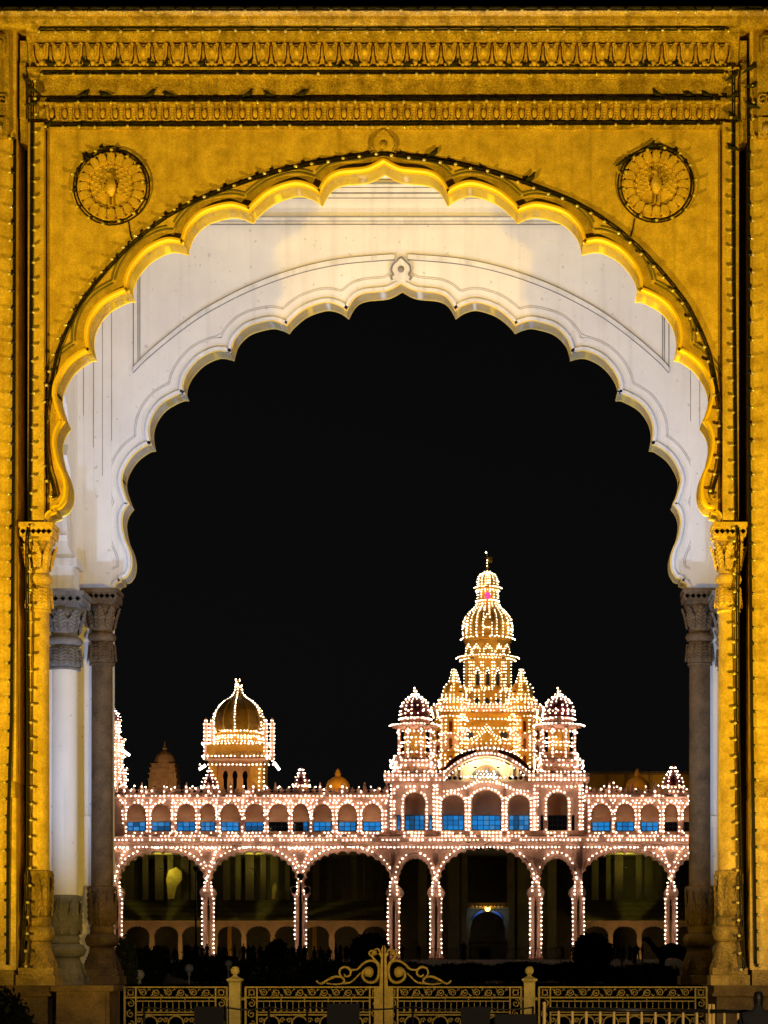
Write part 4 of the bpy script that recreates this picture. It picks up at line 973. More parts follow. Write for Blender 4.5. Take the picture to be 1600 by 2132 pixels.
pr = [(49, 1330), (50, 1318), (50, 1305), (47, 1292), (41, 1281), (32, 1272), (25, 1265), (21, 1257), (20, 1250)]
DOME = lat(pr, u, d, M_gold, 'great_dome', 24)
meridians(BT, pr, u, d, [R(a) for a in (4, 20, 36, 52, 68, 84, 100, 116, 132, 148, 164, 176)], 6.4, .05)
for s in (-1, 1):      # little side shrines of the dome
    lat([(6, 1325), (6, 1300), (7, 1297), (3, 1290), (.5, 1280)], u+s*44, d-1.2, M_gold, 'dome_shrine', 8, DOME)
    for _ in range(16): BT.at(P(u+s*46+random.uniform(-7, 7), random.uniform(1283, 1322), d-2))
b = MB(); dw = d-50*d/F; addbox(b, u-9, u+9, 1322, 1290, dw-.5, dw+1.4); b.prism([(X(u-9, dw), Z(1290, dw)), (X(u+9, dw), Z(1290, dw)), (X(u, dw), Z(1276, dw))], Y(dw)-.5, Y(dw)+1.4); b.build('dome_niche', M_gold, DOME)
for s in (-1, 1): BT.line([(u+s*9, 1322), (u+s*9, 1292), (u, 1276)], dw-.8, 6, .05)
BT.line([(u-6, 1306), (u+6, 1306)], dw-.8, 4.5, 0)
pr = [(20, 1252), (20, 1232), (22, 1230), (27, 1227), (27, 1224), (19, 1222)]; lat(pr, u, d, M_gold, 'dome_lantern', 8, rot=R8, smooth=False)
meridians(BT, [(20, 1252), (20, 1232)], u, d, AN, 5.6, .02); ring(BT, 26, 1225, u, d, 5.6, .02); ring(BT, 21, 1231, u, d, 6, .1); ring(BT, 22, 1253, u, d, 6, .1)
pr = [(19, 1223), (20, 1213), (18, 1204), (13, 1197), (5, 1193)]; lat(pr, u, d, M_gold, 'lantern_dome', 16); meridians(BT, pr, u, d, AN+[R(90)], 5.4, .02)
f = lat([(4, 1194), (6.5, 1189), (2.5, 1185), (5, 1180), (1.6, 1176), (3.4, 1171), (1, 1168), (.7, 1151)], u-1, d, M_gild, 'tower_finial', 10)
b = MB(); b.box(X(u+1, d), X(u+10, d), Y(d)-.03, Y(d)+.03, Z(1172, d), Z(1160, d)); b.build('flag', M_gild, f)
BT.at(P(u-3, 1151, d-.2), .12); BT.line([(u-1, 1178), (u-1, 1166)], d-.5, 5, 0); BT.line([(u-6, 1190), (u+5, 1190)], d-.6, 5, 0)
b = MB(); b.lathe([(.22, Z(1251, d)), (.32, Z(1247, d)), (.32, Z(1241, d)), (.15, Z(1238, d))], X(u, d), Y(d)-22*KP-.35, 10); b.build('beacon_lamp', M_red, PAL)
# ---- tower on the left wing
BL2 = Bulbs(); d = 250; u = 497
b = MB(); 
MB().prism([(X(442, d), Z(1652, d)), (X(442, d), Z(1586, d)), (X(552, d), Z(1586, d)), (X(552, d), Z(1652, d)), (X(527, d), Z(1652, d)), (X(527, d), Z(1592, d)), (X(458, d), Z(1592, d)), (X(458, d), Z(1652, d))], Y(d)-2.8, Y(d)+2.8).build('wing_tower_body', M_gold, PAL)
poly = [(X(458, d), Z(1652, d))]
for c in (473, 493, 514):
    poly += [(X(c-4, d), Z(1652, d)), (X(c-4, d), Z(1626, d)), (X(c-6, d), Z(1618, d)), (X(c-4, d), Z(1610, d)), (X(c, d), Z(1607, d)), (X(c+4, d), Z(1610, d)), (X(c+6, d), Z(1618, d)), (X(c+4, d), Z(1626, d)), (X(c+4, d), Z(1652, d))]
poly += [(X(527, d), Z(1652, d)), (X(527, d), Z(1592, d)), (X(458, d), Z(1592, d))]
MB().prism(poly, Y(d)-1.6, Y(d)-1.3).build('horseshoe_screen', M_tymp, PAL); pbox(458, 527, 1652, 1592, d+1, d+1.2, 'screen_back', M_dark)
lat([(62, 1594), (82, 1590), (84, 1586), (72, 1582), (66, 1579)], u, d, M_stone, 'wing_tower_eave', 4, rot=R(45), smooth=False)
sbox(58, 1582, 1556, u, d, M_gold, 'wing_tower_storey')
dz = d-58*d/F
for i in range(7): 
    MB().tube([(X(u-42+i*14, dz)+.25*math.cos(a), Y(dz)-.05, Z(1570, dz)+.25*math.sin(a)) for a in [math.pi*2*j/10 for j in range(10)]], .06, 5, closed=True).build('round_relief', M_temple, PAL)
lat([(60, 1557), (66, 1555), (66, 1551), (54, 1548), (50, 1540), (52, 1534), (50, 1526)], u, d, M_gold, 'wing_tower_drum', 16)
for v, hw in ((1581, 64), (1555, 65)): sring(BL2, hw, v, u, d, 7.6, .06)
BL2.line([(417, 1592), (578, 1592)], dz-1, 7.8, .08)
for v, hw in ((1549, 55), (1541, 50), (1537, 50), (1527, 49)): ring(BL2, hw, v, u, d, 6.8, .06)
pr = [(49, 1527), (52, 1512), (51, 1497), (47, 1483), (39, 1471), (28, 1461), (16, 1454), (9, 1447), (5, 1438), (3, 1428)]
fr = []
for (h0, v0), (h1, v1) in zip(pr[:-1], pr[1:]):
    for j in range(3): t = j/3; q = h0+(h1-h0)*t; vq = v0+(v1-v0)*t; fr += [(q, vq), (q-1.3 if q > 10 else q, vq-.6)]
fr.append(pr[-1])
D = lat(fr, u, d, M_olive, 'wing_tower_dome', 32)
for a in range(0, 360, 30): MB().tube([(X(u, d)+h*KP*1.04*math.cos(R(a)), Y(d)-h*KP*1.04*math.sin(R(a)), Z(v, d)) for h, v in pr], .11, 5).build('dome_rib', M_olive, D); lat([(3, 1430), (5.5, 1426), (2.5, 1422), (4, 1418), (.6, 1412)], u, d, M_gild, 'finial', 8, D)
meridians(BL2, pr, u, d, [R(a) for a in (2, 24, 92, 152, 178)], 6.6, .03); 
for _ in range(12): BL2.at(P(u+random.uniform(-7, 7), random.uniform(1414, 1434), d-.3))
for off in (-68, -56, 56, 70):
    lat([(4.5, 1584), (4.5, 1512), (6, 1510), (4, 1503), (1, 1494)], u+off, d-2.2, M_stone, 'minaret', 8)
    for s in (-1, 1): BL2.line([(u+off+s*4, 1580), (u+off+s*4, 1506), (u+off, 1496)], d-2.7, 7.4, .06)
BL2.line([(540, 1645), (540, 1600)], d-3.2, 8, .1); BL2.line([(550, 1645), (550, 1600)], d-3.2, 8, .1); BL2.line([(436, 1600), (440, 1620)], d-3.2, 7, .1)
for (ua, va), (uc, vc) in (((571, 1588), (582, 1603)), ((428, 1594), (415, 1602)), ((253, 1561), (270, 1573)), ((822, 1578), (830, 1594))):
    MB().tube([P(ua, va, 244), P(uc, vc, 244)], .16, 6).build('tube_lamp', M_tube, PAL)
# partly hidden tower at the left end
d = 246; u = 228
for vv0, vv1, hw in ((1652, 1600, 36), (1600, 1540, 30), (1540, 1500, 22)):
    lat([(hw, vv0), (hw, vv1+4), (hw+5, vv1+3), (hw+5, vv1)], u, d, M_stone, 'end_tower_storey', 8, rot=R8, smooth=False)
    for v in range(int(vv1), int(vv0), 12): ring(BL2, hw, v, u, d, 8, .2, a0=0, a1=90)
    for a in (5, 20, 40, 60): BL2.run([(X(u, d)+(hw+1)*KP*math.cos(R(a)), Y(d)-(hw+1)*KP*math.sin(R(a))-.1, Z(v, d)) for v in (vv0, vv1)], 6.5, .05)
pr = [(20, 1500), (21, 1492), (16, 1484), (8, 1478), (2, 1468)]; lat(pr, u, d, M_maroon, 'end_tower_dome', 12); meridians(BL2, pr, u, d, AN, 7, .1)
# ---- small domes on the wing roofs
def roof_dome(u, d, hw, v0, v1, m, lit, base=True):
    if base: lat([(hw*.95, v0+13), (hw*.95, v0+2), (hw*1.1, v0)], u, d, M_stone if m is M_maroon else M_gold, 'roof_dome_drum', 12)
    h = v0-v1; pr = [(hw, v0), (hw*.97, v0-h*.16), (hw*.82, v0-h*.34), (hw*.5, v0-h*.5), (hw*.22, v0-h*.58), (hw*.2, v0-h*.66), (hw*.3, v0-h*.7), (hw*.16, v0-h*.78), (hw*.2, v0-h*.84), (.4, v1)]
    lat(pr, u, d, m, 'roof_dome', 16)
    if lit:
        meridians(BU, [(hw, v0), (hw*.97, v0-h*.16), (hw*.82, v0-h*.34), (hw*.4, v0-h*.55), (.5, v1+3)], u, d, [R(10), R(60), R(120), R(170)], 8, .05); ring(BU, hw, v0+4, u, d, 7.5, .1)
roof_dome(628, 242, 15, 1634, 1596, M_maroon, True); roof_dome(1402, 242, 20, 1637, 1590, M_maroon, True); roof_dome(437, 243, 15, 1637, 1600, M_maroon, True)
roof_dome(704, 247, 25, 1640, 1600, M_gold, False); roof_dome(1328, 247, 25, 1640, 1600, M_gold, False)
for uu in (1278,): lat([(3, 1654), (3, 1638), (.5, 1628)], uu, 241, M_stone, 'roof_pinnacle', 8); BU.line([(uu, 1650), (uu, 1630)], 240, 9, .1)
BA.build('arcade_bulb_strings', PAL); BU.build('wing_bulb_strings', PAL); BC.build('central_bulb_strings', PAL); BT.build('tower_bulb_strings', PAL, M_bulb2); BL2.build('side_tower_bulb_strings', PAL)

# floodlights on the palace roofs and under the pediment, lamps in the hall
def plamp(u, v, d, watts, colr, size=.3, parent=PAL, label=None):
    p = Vector(P(u, v, d)); b = MB(); b.lathe([(.16, p.z-.5), (.2, p.z-.42), (.2, p.z-.36)], p.x, p.y, 8); b.build('lamp_fitting', M_blackpt, parent)
    ld = bpy.data.lights.new('palace_lamp', 'POINT'); ld.energy = watts; ld.color = colr; ld.shadow_soft_size = size
    lo = bpy.data.objects.new('palace_lamp', ld); COL.objects.link(lo); lo.parent = parent; lo.location = p-ORG[parent]
AMB = (1.0, .50, .05)
plamp(998, 1906, 244.8, 34, (.2, .5, 1)); plamp(1034, 1906, 244.8, 34, (.2, .5, 1)); plamp(1016, 1880, 244.3, 40, AMB)  # blue lamps added to brighten the blue entrance band
for u, v, d, wt in ((985, 1474, 244.5, 260), (1046, 1474, 244.5, 260), (960, 1432, 243, 500), (1072, 1432, 243, 500), (985, 1362, 244, 420), (1048, 1362, 244, 420), (940, 1545, 243, 500), (1090, 1545, 243, 500), (1060, 1560, 243.5, 350)):
    plamp(u, v, d, wt*.3, AMB)
plamp(990, 1590, 236.6, 190, (1, .88, .55)); plamp(1038, 1590, 236.6, 190, (1, .88, .55))
plamp(455, 1515, 243, 190, AMB); plamp(540, 1515, 243, 190, AMB); plamp(492, 1640, 245, 120, AMB)
plamp(690, 1640, 242.5, 230, AMB); plamp(722, 1640, 242.5, 230, AMB); plamp(1328, 1640, 242.5, 120, AMB)
for u in (336, 528, 1303): plamp(u, 1800, 250.5, 460, (.95, .8, .12))
for u in (250, 380, 500, 610, 730, 1270, 1350): plamp(u, 1975, 249, 200, (1, .6, .24))

# ---- temple tower behind the left wing and the long building behind the right wing
TM = thing('temple_tower', P(343, 1660, 275), 'weathered stone temple tower rising behind the left palace wing', 'temple')
d = 275
for i, (v0, v1, hw) in enumerate(((1670, 1624, 29), (1624, 1612, 27.5), (1612, 1601, 26), (1601, 1592, 24))):
    b = MB(); r = hw*d/F; b.box(X(343, d)-r, X(343, d)+r, Y(d)-r, Y(d)+r, Z(v0, d), Z(v1+2, d)); r *= 1.07; b.box(X(343, d)-r, X(343, d)+r, Y(d)-r, Y(d)+r, Z(v1+2, d), Z(v1, d))
    for j in range(5): b.box(X(343-20+j*10-2.5, d), X(343-20+j*10+2.5, d), Y(d)-r-.1, Y(d), Z(v0-1, d), Z(v1+3.5, d))
    b.build('tier', M_temple, TM)
b = MB(); b.lathe([(q*d/F, Z(v, d)) for q, v in ((23, 1592), (22, 1583), (18, 1573), (11, 1566), (5, 1563), (4, 1561), (5.5, 1558), (2, 1554), (1, 1548), (.3, 1543))], X(343, d), Y(d), 12, smooth=False); b.build('tower_dome', M_temple, TM)
plamp(322, 1630, 265, 900, (1, .6, .25), parent=TM); plamp(372, 1630, 265, 700, (1, .6, .25), parent=TM)
BB = thing('long_building', P(1340, 1660, 300), 'long low yellow-lit building with railing behind the right palace wing', 'building')
d = 300
b = MB(); addbox(b, 1190, 1520, 1680, 1613, d, d+6); b.build('wall', M_gold, BB)
b = MB(); addbox(b, 1190, 1520, 1612, 1610, d-.4, d+.2); b.build('roof_edge', M_temple, BB)
for i in range(28): b = MB(); addbox(b, 1196+i*11.5, 1197.5+i*11.5, 1613, 1608, d-.3, d-.1); b.build('rail_post', M_temple, BB)
b = MB(); addbox(b, 1190, 1520, 1608, 1607, d-.35, d-.05); b.build('rail', M_temple, BB)
for i in range(5): b = MB(); addbox(b, 1215+i*46, 1222+i*46, 1680, 1613, d-.35, d); b.build('buttress', M_temple, BB)
plamp(1372, 1628, 296.5, 110, (1, .62, .12), parent=BB); plamp(1250, 1632, 296.5, 25, (1, .62, .12), parent=BB)

# ================================================================ iron gate, fence, forecourt
DG = 40.5; YG = Y(DG); kg = DG/F
def gx(u): return X(u, DG)
def gz(v): return Z(v, DG)
def fence_panel(name, u0, u1, label, cat, crest=0, bars=None):
    t = thing(name, (gx((u0+u1)/2), YG, 0), label, cat, 'gilded iron gate and fence panels')
    b = MB(); b.box(gx(u0), gx(u1), YG-.03, YG+.03, gz(2057.5), gz(2054.5)); b.box(gx(u0), gx(u1), YG-.03, YG+.03, gz(2079), gz(2076)); b.build('top_frame', M_iron, t)
    for a, c in ((u0, u0+4), (u0+24, u0+27), (u1-27, u1-24), (u1-4, u1)):
        b = MB(); b.box(gx(a), gx(c), YG-.035, YG+.035, .12, gz(2057.5)); b.build('stile', M_iron, t)
    # scrolled frieze
    u = u0+30; n = max(1, int((u1-u0-60)/25)); st = (u1-u0-60)/n
    for i in range(n):
        cx = gx(u0+30+(i+.5)*st); cz = gz(2067); r = 8.2*kg; s = 1 if i % 2 else -1
        b = MB(); b.tube(spiral(cx-.02, cz+s*.005, r, r*.15, R(180), R(180)+s*9.5, YG-.01, 22), .0125, 5)
        b.build('frieze_scroll', M_iron, t)
        b = MB(); b.tube([(cx-st*kg/2, YG, cz-s*r*.9), (cx-r*1.1, YG, cz-s*.03), (cx-r*.9, YG, cz+s*.05)], .016, 5); b.build('frieze_stem', M_iron, t)
        b = MB(); b.tube([(cx+r*.7, YG, cz-s*r*.3), (cx+r*1.25, YG, cz-s*r*.95), (cx+st*kg/2, YG, cz-s*r*.5)], [.008, .022, .006], 5); b.build('frieze_leaf', M_iron, t)
    for uc in (u0+14, u1-14):     # pierced corner squares
        b = MB()
        for a in range(4): b.tube([(gx(uc)+.055*math.cos(R(45+90*a)), YG, gz(2067)+.055*math.sin(R(45+90*a))), (gx(uc)+.085*math.cos(R(45+90*a)), YG, gz(2067)+.085*math.sin(R(45+90*a)))], .012, 5)
        b.tube([(gx(uc)+.05*math.cos(a), YG, gz(2067)+.05*math.sin(a)) for a in [R(36*j) for j in range(10)]], .014, 5, closed=True); b.build('corner_rosette', M_iron, t)
        for j in range(4):
            b = MB(); b.tube(spiral(gx(uc), gz(2090+j*22), .075, .012, R(90), R(90)+(8 if j % 2 else -8), YG, 18), .014, 5); b.build('side_scroll', M_iron, t)
    # rails and balusters
    b = MB(); b.box(gx(u0+27), gx(u1-27), YG-.02, YG+.02, gz(2086), gz(2084)); b.box(gx(u0+27), gx(u1-27), YG-.02, YG+.02, gz(2109), gz(2107)); b.build('rail', M_iron, t)
    n = int((u1-u0-54)/12)
    for i in range(1, n):
        u = u0+27+i*(u1-u0-54)/n
        b = MB(); b.tube([(gx(u), YG, gz(2107)), (gx(u), YG, gz(2104)), (gx(u), YG, gz(2100)), (gx(u), YG, gz(2096)), (gx(u), YG, gz(2086))], [.02, .026, .012, .010, .010], 6)
        if i % 4 == 0: b.tube([(gx(u), YG, gz(2084)), (gx(u), YG, gz(2079))], .010, 5)
        b.build('baluster', M_iron, t)
    # lower pierced panel
    b = MB(); b.box(gx(u0+27), gx(u1-27), YG-.025, YG+.025, gz(2115), gz(2112)); b.box(gx(u0+27), gx(u1-27), YG-.025, YG+.025, .15, .22); b.build('lower_frame', M_iron, t)
    n = max(1, int((u1-u0-54)/48)); st = (u1-u0-54)/n
    for i in range(n):
        cx = gx(u0+27+(i+.5)*st); cz = gz(2132)
        b = MB(); b.tube([(cx+.14*math.cos(a), YG, cz+.14*math.sin(a)) for a in [R(20*j) for j in range(18)]], .02, 5, closed=True); b.build('lower_ring', M_iron, t)
        for s in (-1, 1):
            b = MB(); b.tube(spiral(cx+s*.19, cz+.06, .05, .01, 0, 8, YG, 16), .014, 5); b.tube(spiral(cx+s*.19, cz-.1, .05, .01, 0, -8, YG, 16), .014, 5); b.build('lower_scroll', M_iron, t)
    if crest:                     # crest: scrolls rising to the middle of the gate; crest = side
        s = crest; xm = gx(799.5)
        def q(pts): return catmull([(xm+s*a*kg, gz(v)) for a, v in pts], 4)
        def tb(pts, r, nm):
            c = q(pts); n_ = len(c); rr = [.78*r*(1-.35*abs(2*i/(n_-1)-1)) for i in range(n_)]
            MB().tube([(x, YG, z) for x, z in c], rr, 6).build(nm, M_iron, t)
        tb([(140, 2042), (136, 2047), (128, 2048), (115, 2040), (100, 2034), (86, 2036), (82, 2044), (88, 2048)], .035, 'crest_scroll')
        tb([(120, 2048), (100, 2050), (86, 2048), (70, 2046), (58, 2036), (48, 2026)], .03, 'crest_scroll')
        tb([(84, 2040), (92, 2028), (90, 2018), (80, 2014), (70, 2020), (70, 2030), (78, 2034), (83, 2029)], .036, 'crest_scroll')
        tb([(76, 2016), (66, 2020), (54, 2018), (44, 2008), (30, 2001), (16, 2004), (10, 2018), (12, 2036), (22, 2046), (36, 2044), (44, 2034), (42, 2022), (32, 2018), (24, 2024), (27, 2033), (34, 2031)], .040, 'crest_scroll')
        tb([(4, 2040), (6, 2020), (12, 2006), (20, 1998), (24, 1990), (20, 1984), (14, 1988)], .034, 'crest_scroll')
        tb([(3, 1990), (8, 1983), (12, 1976), (20, 1978)], .026, 'crest_leaf'); tb([(22, 1992), (28, 1990), (30, 1984), (24, 1978)], .028, 'crest_leaf')
        MB().ball((xm+s*32*kg, YG, gz(2024)), .1, 8, 6, sy=.5).build('crest_flower', M_iron, t)
        MB().ball((xm+s*20*kg, YG, gz(1984)), .055, 8, 6).build('crest_bud', M_iron, t)
        b = MB(); b.prism([(xm+s*.012, gz(2054)), (xm+s*.012, gz(1968)), (xm+s*.05, gz(1978)), (xm+s*.03, gz(1984)), (xm+s*.10, gz(1986)), (xm+s*.05, gz(1994)), (xm+s*.075, gz(2054))], YG-.03, YG+.03); b.build('crest_spear', M_iron, t)
        b = MB(); b.box(xm+s*.012, xm+s*20*kg, YG-.04, YG+.04, .12, gz(2054)); b.build('meeting_stile', M_iron, t)
    return t
fence_panel('iron_fence_panel', 258, 475, 'gilded iron fence panel left of the left ball-topped gate post', 'fence')
fence_panel('iron_gate_leaf', 510, 796, 'left leaf of the gilded iron gate with half of the scrolled crest', 'gate', -1)
fence_panel('iron_gate_leaf', 803, 1088, 'right leaf of the gilded iron gate with half of the scrolled crest', 'gate', 1)
fence_panel('iron_fence_panel', 1121, 1474, 'long gilded iron fence panel right of the right ball-topped gate post', 'fence')
for u, nm in ((490, 'left'), (1103, 'right')):
    t = thing('gate_post', (gx(u), YG, 0), 'stone gate post with ball finial on the %s of the iron gate' % nm, 'gate post', 'stone posts of the iron gate')
    b = MB(); b.box(gx(u-11.5), gx(u+11.5), YG-.1, YG+.1, 0, gz(2046)); b.box(gx(u-13.5), gx(u+13.5), YG-.12, YG+.12, 0, .25); b.build('shaft', M_postst, t)
    b = MB(); b.lathe([(13*kg*1.2, gz(2046)), (19*kg*1.2, gz(2042)), (19*kg*1.2, gz(2039)), (9*kg*1.2, gz(2035)), (6*kg, gz(2032)), (5*kg, gz(2030))], gx(u), YG, 4, rot=R(45), smooth=False); b.build('cap', M_postst, t)
    b = MB(); b.ball((gx(u), YG, gz(2021.5)), 9.3*kg, 14, 10); b.build('ball_finial', M_postst, t)
    for s in (-1, 1):
        b = MB(); b.box(gx(u+s*11), gx(u+s*22), YG-.02, YG+.02, gz(2083), gz(2077)); b.build('hinge', M_iron, t)

# ---- crowd barrier with brass bars, right
DB = 25.0
t = thing('crowd_barrier', (X(1370, DB), Y(DB), 0), 'black crowd barrier with shining brass bars in front of the right fence panel', 'barrier')
zr = lambda u: Z(2098+(u-1130)*.012, DB)
for (ua, uc) in ((1134, 1482), (1478, 1720)):
    b = MB(); b.tube([(X(ua, DB), Y(DB)-(.06 if ua > 1400 else 0), zr(ua)-.02), (X(uc, DB), Y(DB)-(.06 if ua > 1400 else 0), zr(uc)-.02)], .024, 8); b.build('top_rail', M_blackpt, t)
    b = MB(); b.tube([(X(ua, DB), Y(DB)-(.06 if ua > 1400 else 0), .28), (X(uc, DB), Y(DB)-(.06 if ua > 1400 else 0), .28)], .022, 8); b.build('bottom_rail', M_blackpt, t)
    u = ua+30
    while u < uc:
        b = MB(); yy = Y(DB)-(.06 if ua > 1400 else 0); b.tube([(X(u, DB), yy, .28), (X(u, DB), yy, zr(u)-.03)], .015, 8); b.build('bar', M_brass, t)
        u += 28.8
for u in (1134, 1478, 1486):
    b = MB(); b.tube([(X(u, DB), Y(DB)-.03, .05), (X(u, DB), Y(DB)-.03, zr(u)+.06)], .018, 8); b.build('post', M_brass, t)
    b = MB(); b.tube([(X(u, DB), Y(DB)-.35, .025), (X(u, DB), Y(DB)+.3, .025)], .022, 6); b.build('foot', M_blackpt, t)
# ---- dark barricade boards across the gate
for (u0, u1, vt, lab) in ((405, 466, 2096, 'dark barricade board before the left iron fence panel'), (681, 749, 2090, 'dark barricade board before the left gate leaf'), (960, 1021, 2097, 'dark barricade board before the right gate leaf'), (1030, 1118, 2112, 'low dark barricade board beside the right gate post')):
    d = 33.0; t = thing('barricade', (X((u0+u1)/2, d), Y(d), 0), lab, 'barricade', 'dark barricades in front of the iron gate')
    b = MB(); b.box(X(u0, d), X(u1, d), Y(d)-.02, Y(d)+.02, .35, Z(vt, d)); b.build('board', M_dark, t)
    for u in (u0+3, u1-3):
        b = MB(); b.tube([(X(u, d), Y(d)-.3, .02), (X(u, d), Y(d), .5), (X(u, d), Y(d)+.3, .02)], .02, 6); b.build('leg', M_blackpt, t)
t = thing('rope_barrier', (X(640, 34), Y(34), 0), 'thin dark rope slung between stanchions across the iron gate', 'barrier')
st = [300, 470, 560, 640, 860, 1000, 1110]
for u in st: MB().tube([(X(u, 34), Y(34), .0), (X(u, 34), Y(34), Z(2096, 34))], .02, 6).build('stanchion', M_blackpt, t)
for a, c in zip(st[:-1], st[1:]):
    MB().tube([(X(a+(c-a)*i/8, 34), Y(34), Z(2098+5*math.sin(math.pi*i/8), 34)) for i in range(9)], .014, 5).build('rope', M_black, t)

# ---------------------------------------------------------------- people (skinned skeletons, one continuous surface each)
def skin_mesh(name, verts, edges, root, mats, headcut=None, sub=1):
    me = bpy.data.meshes.new(name+'_skel'); me.from_pydata([v[:3] for v in verts], edges, [])
    o = bpy.data.objects.new(name+'_skel', me); COL.objects.link(o)
    sk = o.modifiers.new('s', 'SKIN'); sk.use_smooth_shade = True
    for i, v in enumerate(verts): me.skin_vertices[0].data[i].radius = (v[3], v[4] if len(v) > 4 else v[3])
    me.skin_vertices[0].data[root].use_root = True
    ss = o.modifiers.new('u', 'SUBSURF'); ss.levels = sub; ss.render_levels = sub
    dg = bpy.context.evaluated_depsgraph_get(); dg.update()
    nm = bpy.data.meshes.new_from_object(o.evaluated_get(dg), depsgraph=dg); nm.name = name
    bpy.data.objects.remove(o, do_unlink=True); nm.materials.clear()
    for m in mats: nm.materials.append(m)
    if headcut:
        for p in nm.polygons: p.material_index = headcut(p.center)
    return nm
def person_mesh(name, stride=.0, arm=.0, cloth=None, lean=0.0, saree=False, arm2=None):
    a2 = arm if arm2 is None else arm2
    V = [(0, 0, .95, .145, .11), (0, .01, 1.15, .14, .10), (0, lean*.5, 1.36, .17, .105), (0, lean, 1.47, .065, .06), (0, lean*1.1, 1.53, .055, .055), (0, lean*1.1-.01, 1.60, .078, .09), (0, lean*1.1-.005, 1.68, .07, .082), (0, lean*1.1, 1.72, .035, .04)]
    E = [(0, 1), (1, 2), (2, 3), (3, 4), (4, 5), (5, 6), (6, 7)]
    for s in (-1, 1):
        st_ = stride*s; n = len(V); aa = arm if s < 0 else a2
        V += [(s*.095, st_*.05, .86, .095), (s*.1, st_*.45+.0, .48, .062), (s*.1, st_*.75+.02, .09, .042), (s*.105, st_*.75-.12, .045, .04, .03)]
        E += [(0, n), (n, n+1), (n+1, n+2), (n+2, n+3)]
        n = len(V)
        V += [(s*.19, lean*.8, 1.40, .062), (s*.24, lean*.6-aa*.1, 1.13, .044), (s*(.25-.1*aa), lean*.4-.05-aa*.3, .90+aa*.4, .034), (s*(.25-.12*aa), lean*.4-.07-aa*.36, .81+aa*.45, .03)]
        E += [(2, n), (n, n+1), (n+1, n+2), (n+2, n+3)]
        for f_ in range(5):
            dx = (f_-2)*.013; n2 = len(V); ln = (.05, .075, .082, .075, .055)[f_]
            V += [(V[n+3][0]+dx, V[n+3][1]-.01-(0.02 if f_ == 0 else 0), V[n+3][2]-.03, .011), (V[n+3][0]+dx*1.4, V[n+3][1]-.025, V[n+3][2]-.03-ln, .009)]
            E += [(n+3, n2), (n2, n2+1)]
    if saree:
        n = len(V); V += [(0, 0, .55, .2, .16), (0, 0, .12, .24, .2)]; E += [(0, n), (n, n+1)]
    hy = lean*1.1
    def hc(c):
        if c.z > 1.52: return 1 if (c.y < hy-.02 and c.z < 1.67) else 2
        if abs(c.x) > .17 and c.z < 1.0+arm*.5 and c.z > .6: return 1
        return 0
    return skin_mesh(name, V, E, 0, [cloth, M_skin, M_hair], hc)
PM = [person_mesh('person', .0, .1, M_cloth[0]), person_mesh('person', .3, .15, M_cloth[1]), person_mesh('person', .1, .9, M_cloth[2]), person_mesh('person', .05, .2, M_cloth[3], saree=True), person_mesh('person', .22, .3, M_cloth[0], lean=-.1), person_mesh('person', .05, .1, M_cloth[1], arm2=1.1)]
looks = ['standing straight', 'walking', 'with both hands raised', 'in a long skirt', 'leaning forward', 'with one hand raised']
def put_person(u, d, k, sc, rz, label, group='visitors crowding the palace forecourt'):
    return place('person', PM[k], (X(u, d), Y(d), zg(Y(d))), None, label, 'person', group, rot=(0, 0, rz), scl=sc)
crowd_anchor = [(242,'arcade end'),(336,'first wide arch'),(433,'second pier'),(528,'second wide arch'),(626,'third pier'),(724,'third wide arch'),(820,'fourth pier'),(1012,'central arch'),(1205,'seventh pier'),(1303,'right wide arch'),(1400,'last pier')]
used_labels = set()
def plabel(u, d, k):
    a = min(crowd_anchor, key=lambda q: abs(q[0]-u))
    side = 'below' if abs(a[0]-u) < 22 else ('left of' if u < a[0] else 'right of')
    dep = 'nearest' if d < 150 else 'mid-crowd' if d < 180 else 'far' if d < 205 else 'farthest'
    return 'dark %s visitor %s, %s the %s' % (dep, looks[k], side, a[1])
def try_put(u, d, sc):
    ks = list(range(6)); random.shuffle(ks)
    for k in ks:
        L = plabel(u, d, k)
        if L not in used_labels:
            used_labels.add(L); put_person(u, d, k, sc, random.uniform(-3.1, 3.1), L); return True
random.seed(5)
for i in range(96):
    u = random.uniform(262, 800); d = random.choice((random.uniform(190, 226), random.uniform(160, 205), random.uniform(140, 170)))
    try_put(u, d, random.uniform(.9, 1.06))
for u, d, sc in ((838, 205, 1.02), (872, 210, .98), (966, 214, 1.12), (1172, 205, 1.0), (1274, 205, .95), (1287, 208, 1.0), (1300, 206, .97), (1312, 208, 1.0), (1328, 204, 1.02), (1338, 206, 1.0), (1268, 190, 1.0), (1296, 188, 1.0), (1322, 186, 1.0), (1225, 185, 1.0), (1250, 182, 1.0)): try_put(u, d, sc)
# visitor by the brass barrier, back to the camera, only the head clears the bottom of the picture
put_person(1580, 24.2, 0, .86, math.pi, 'visitor in dark clothes standing at the brass-barred barrier', 'visitors before the gate')
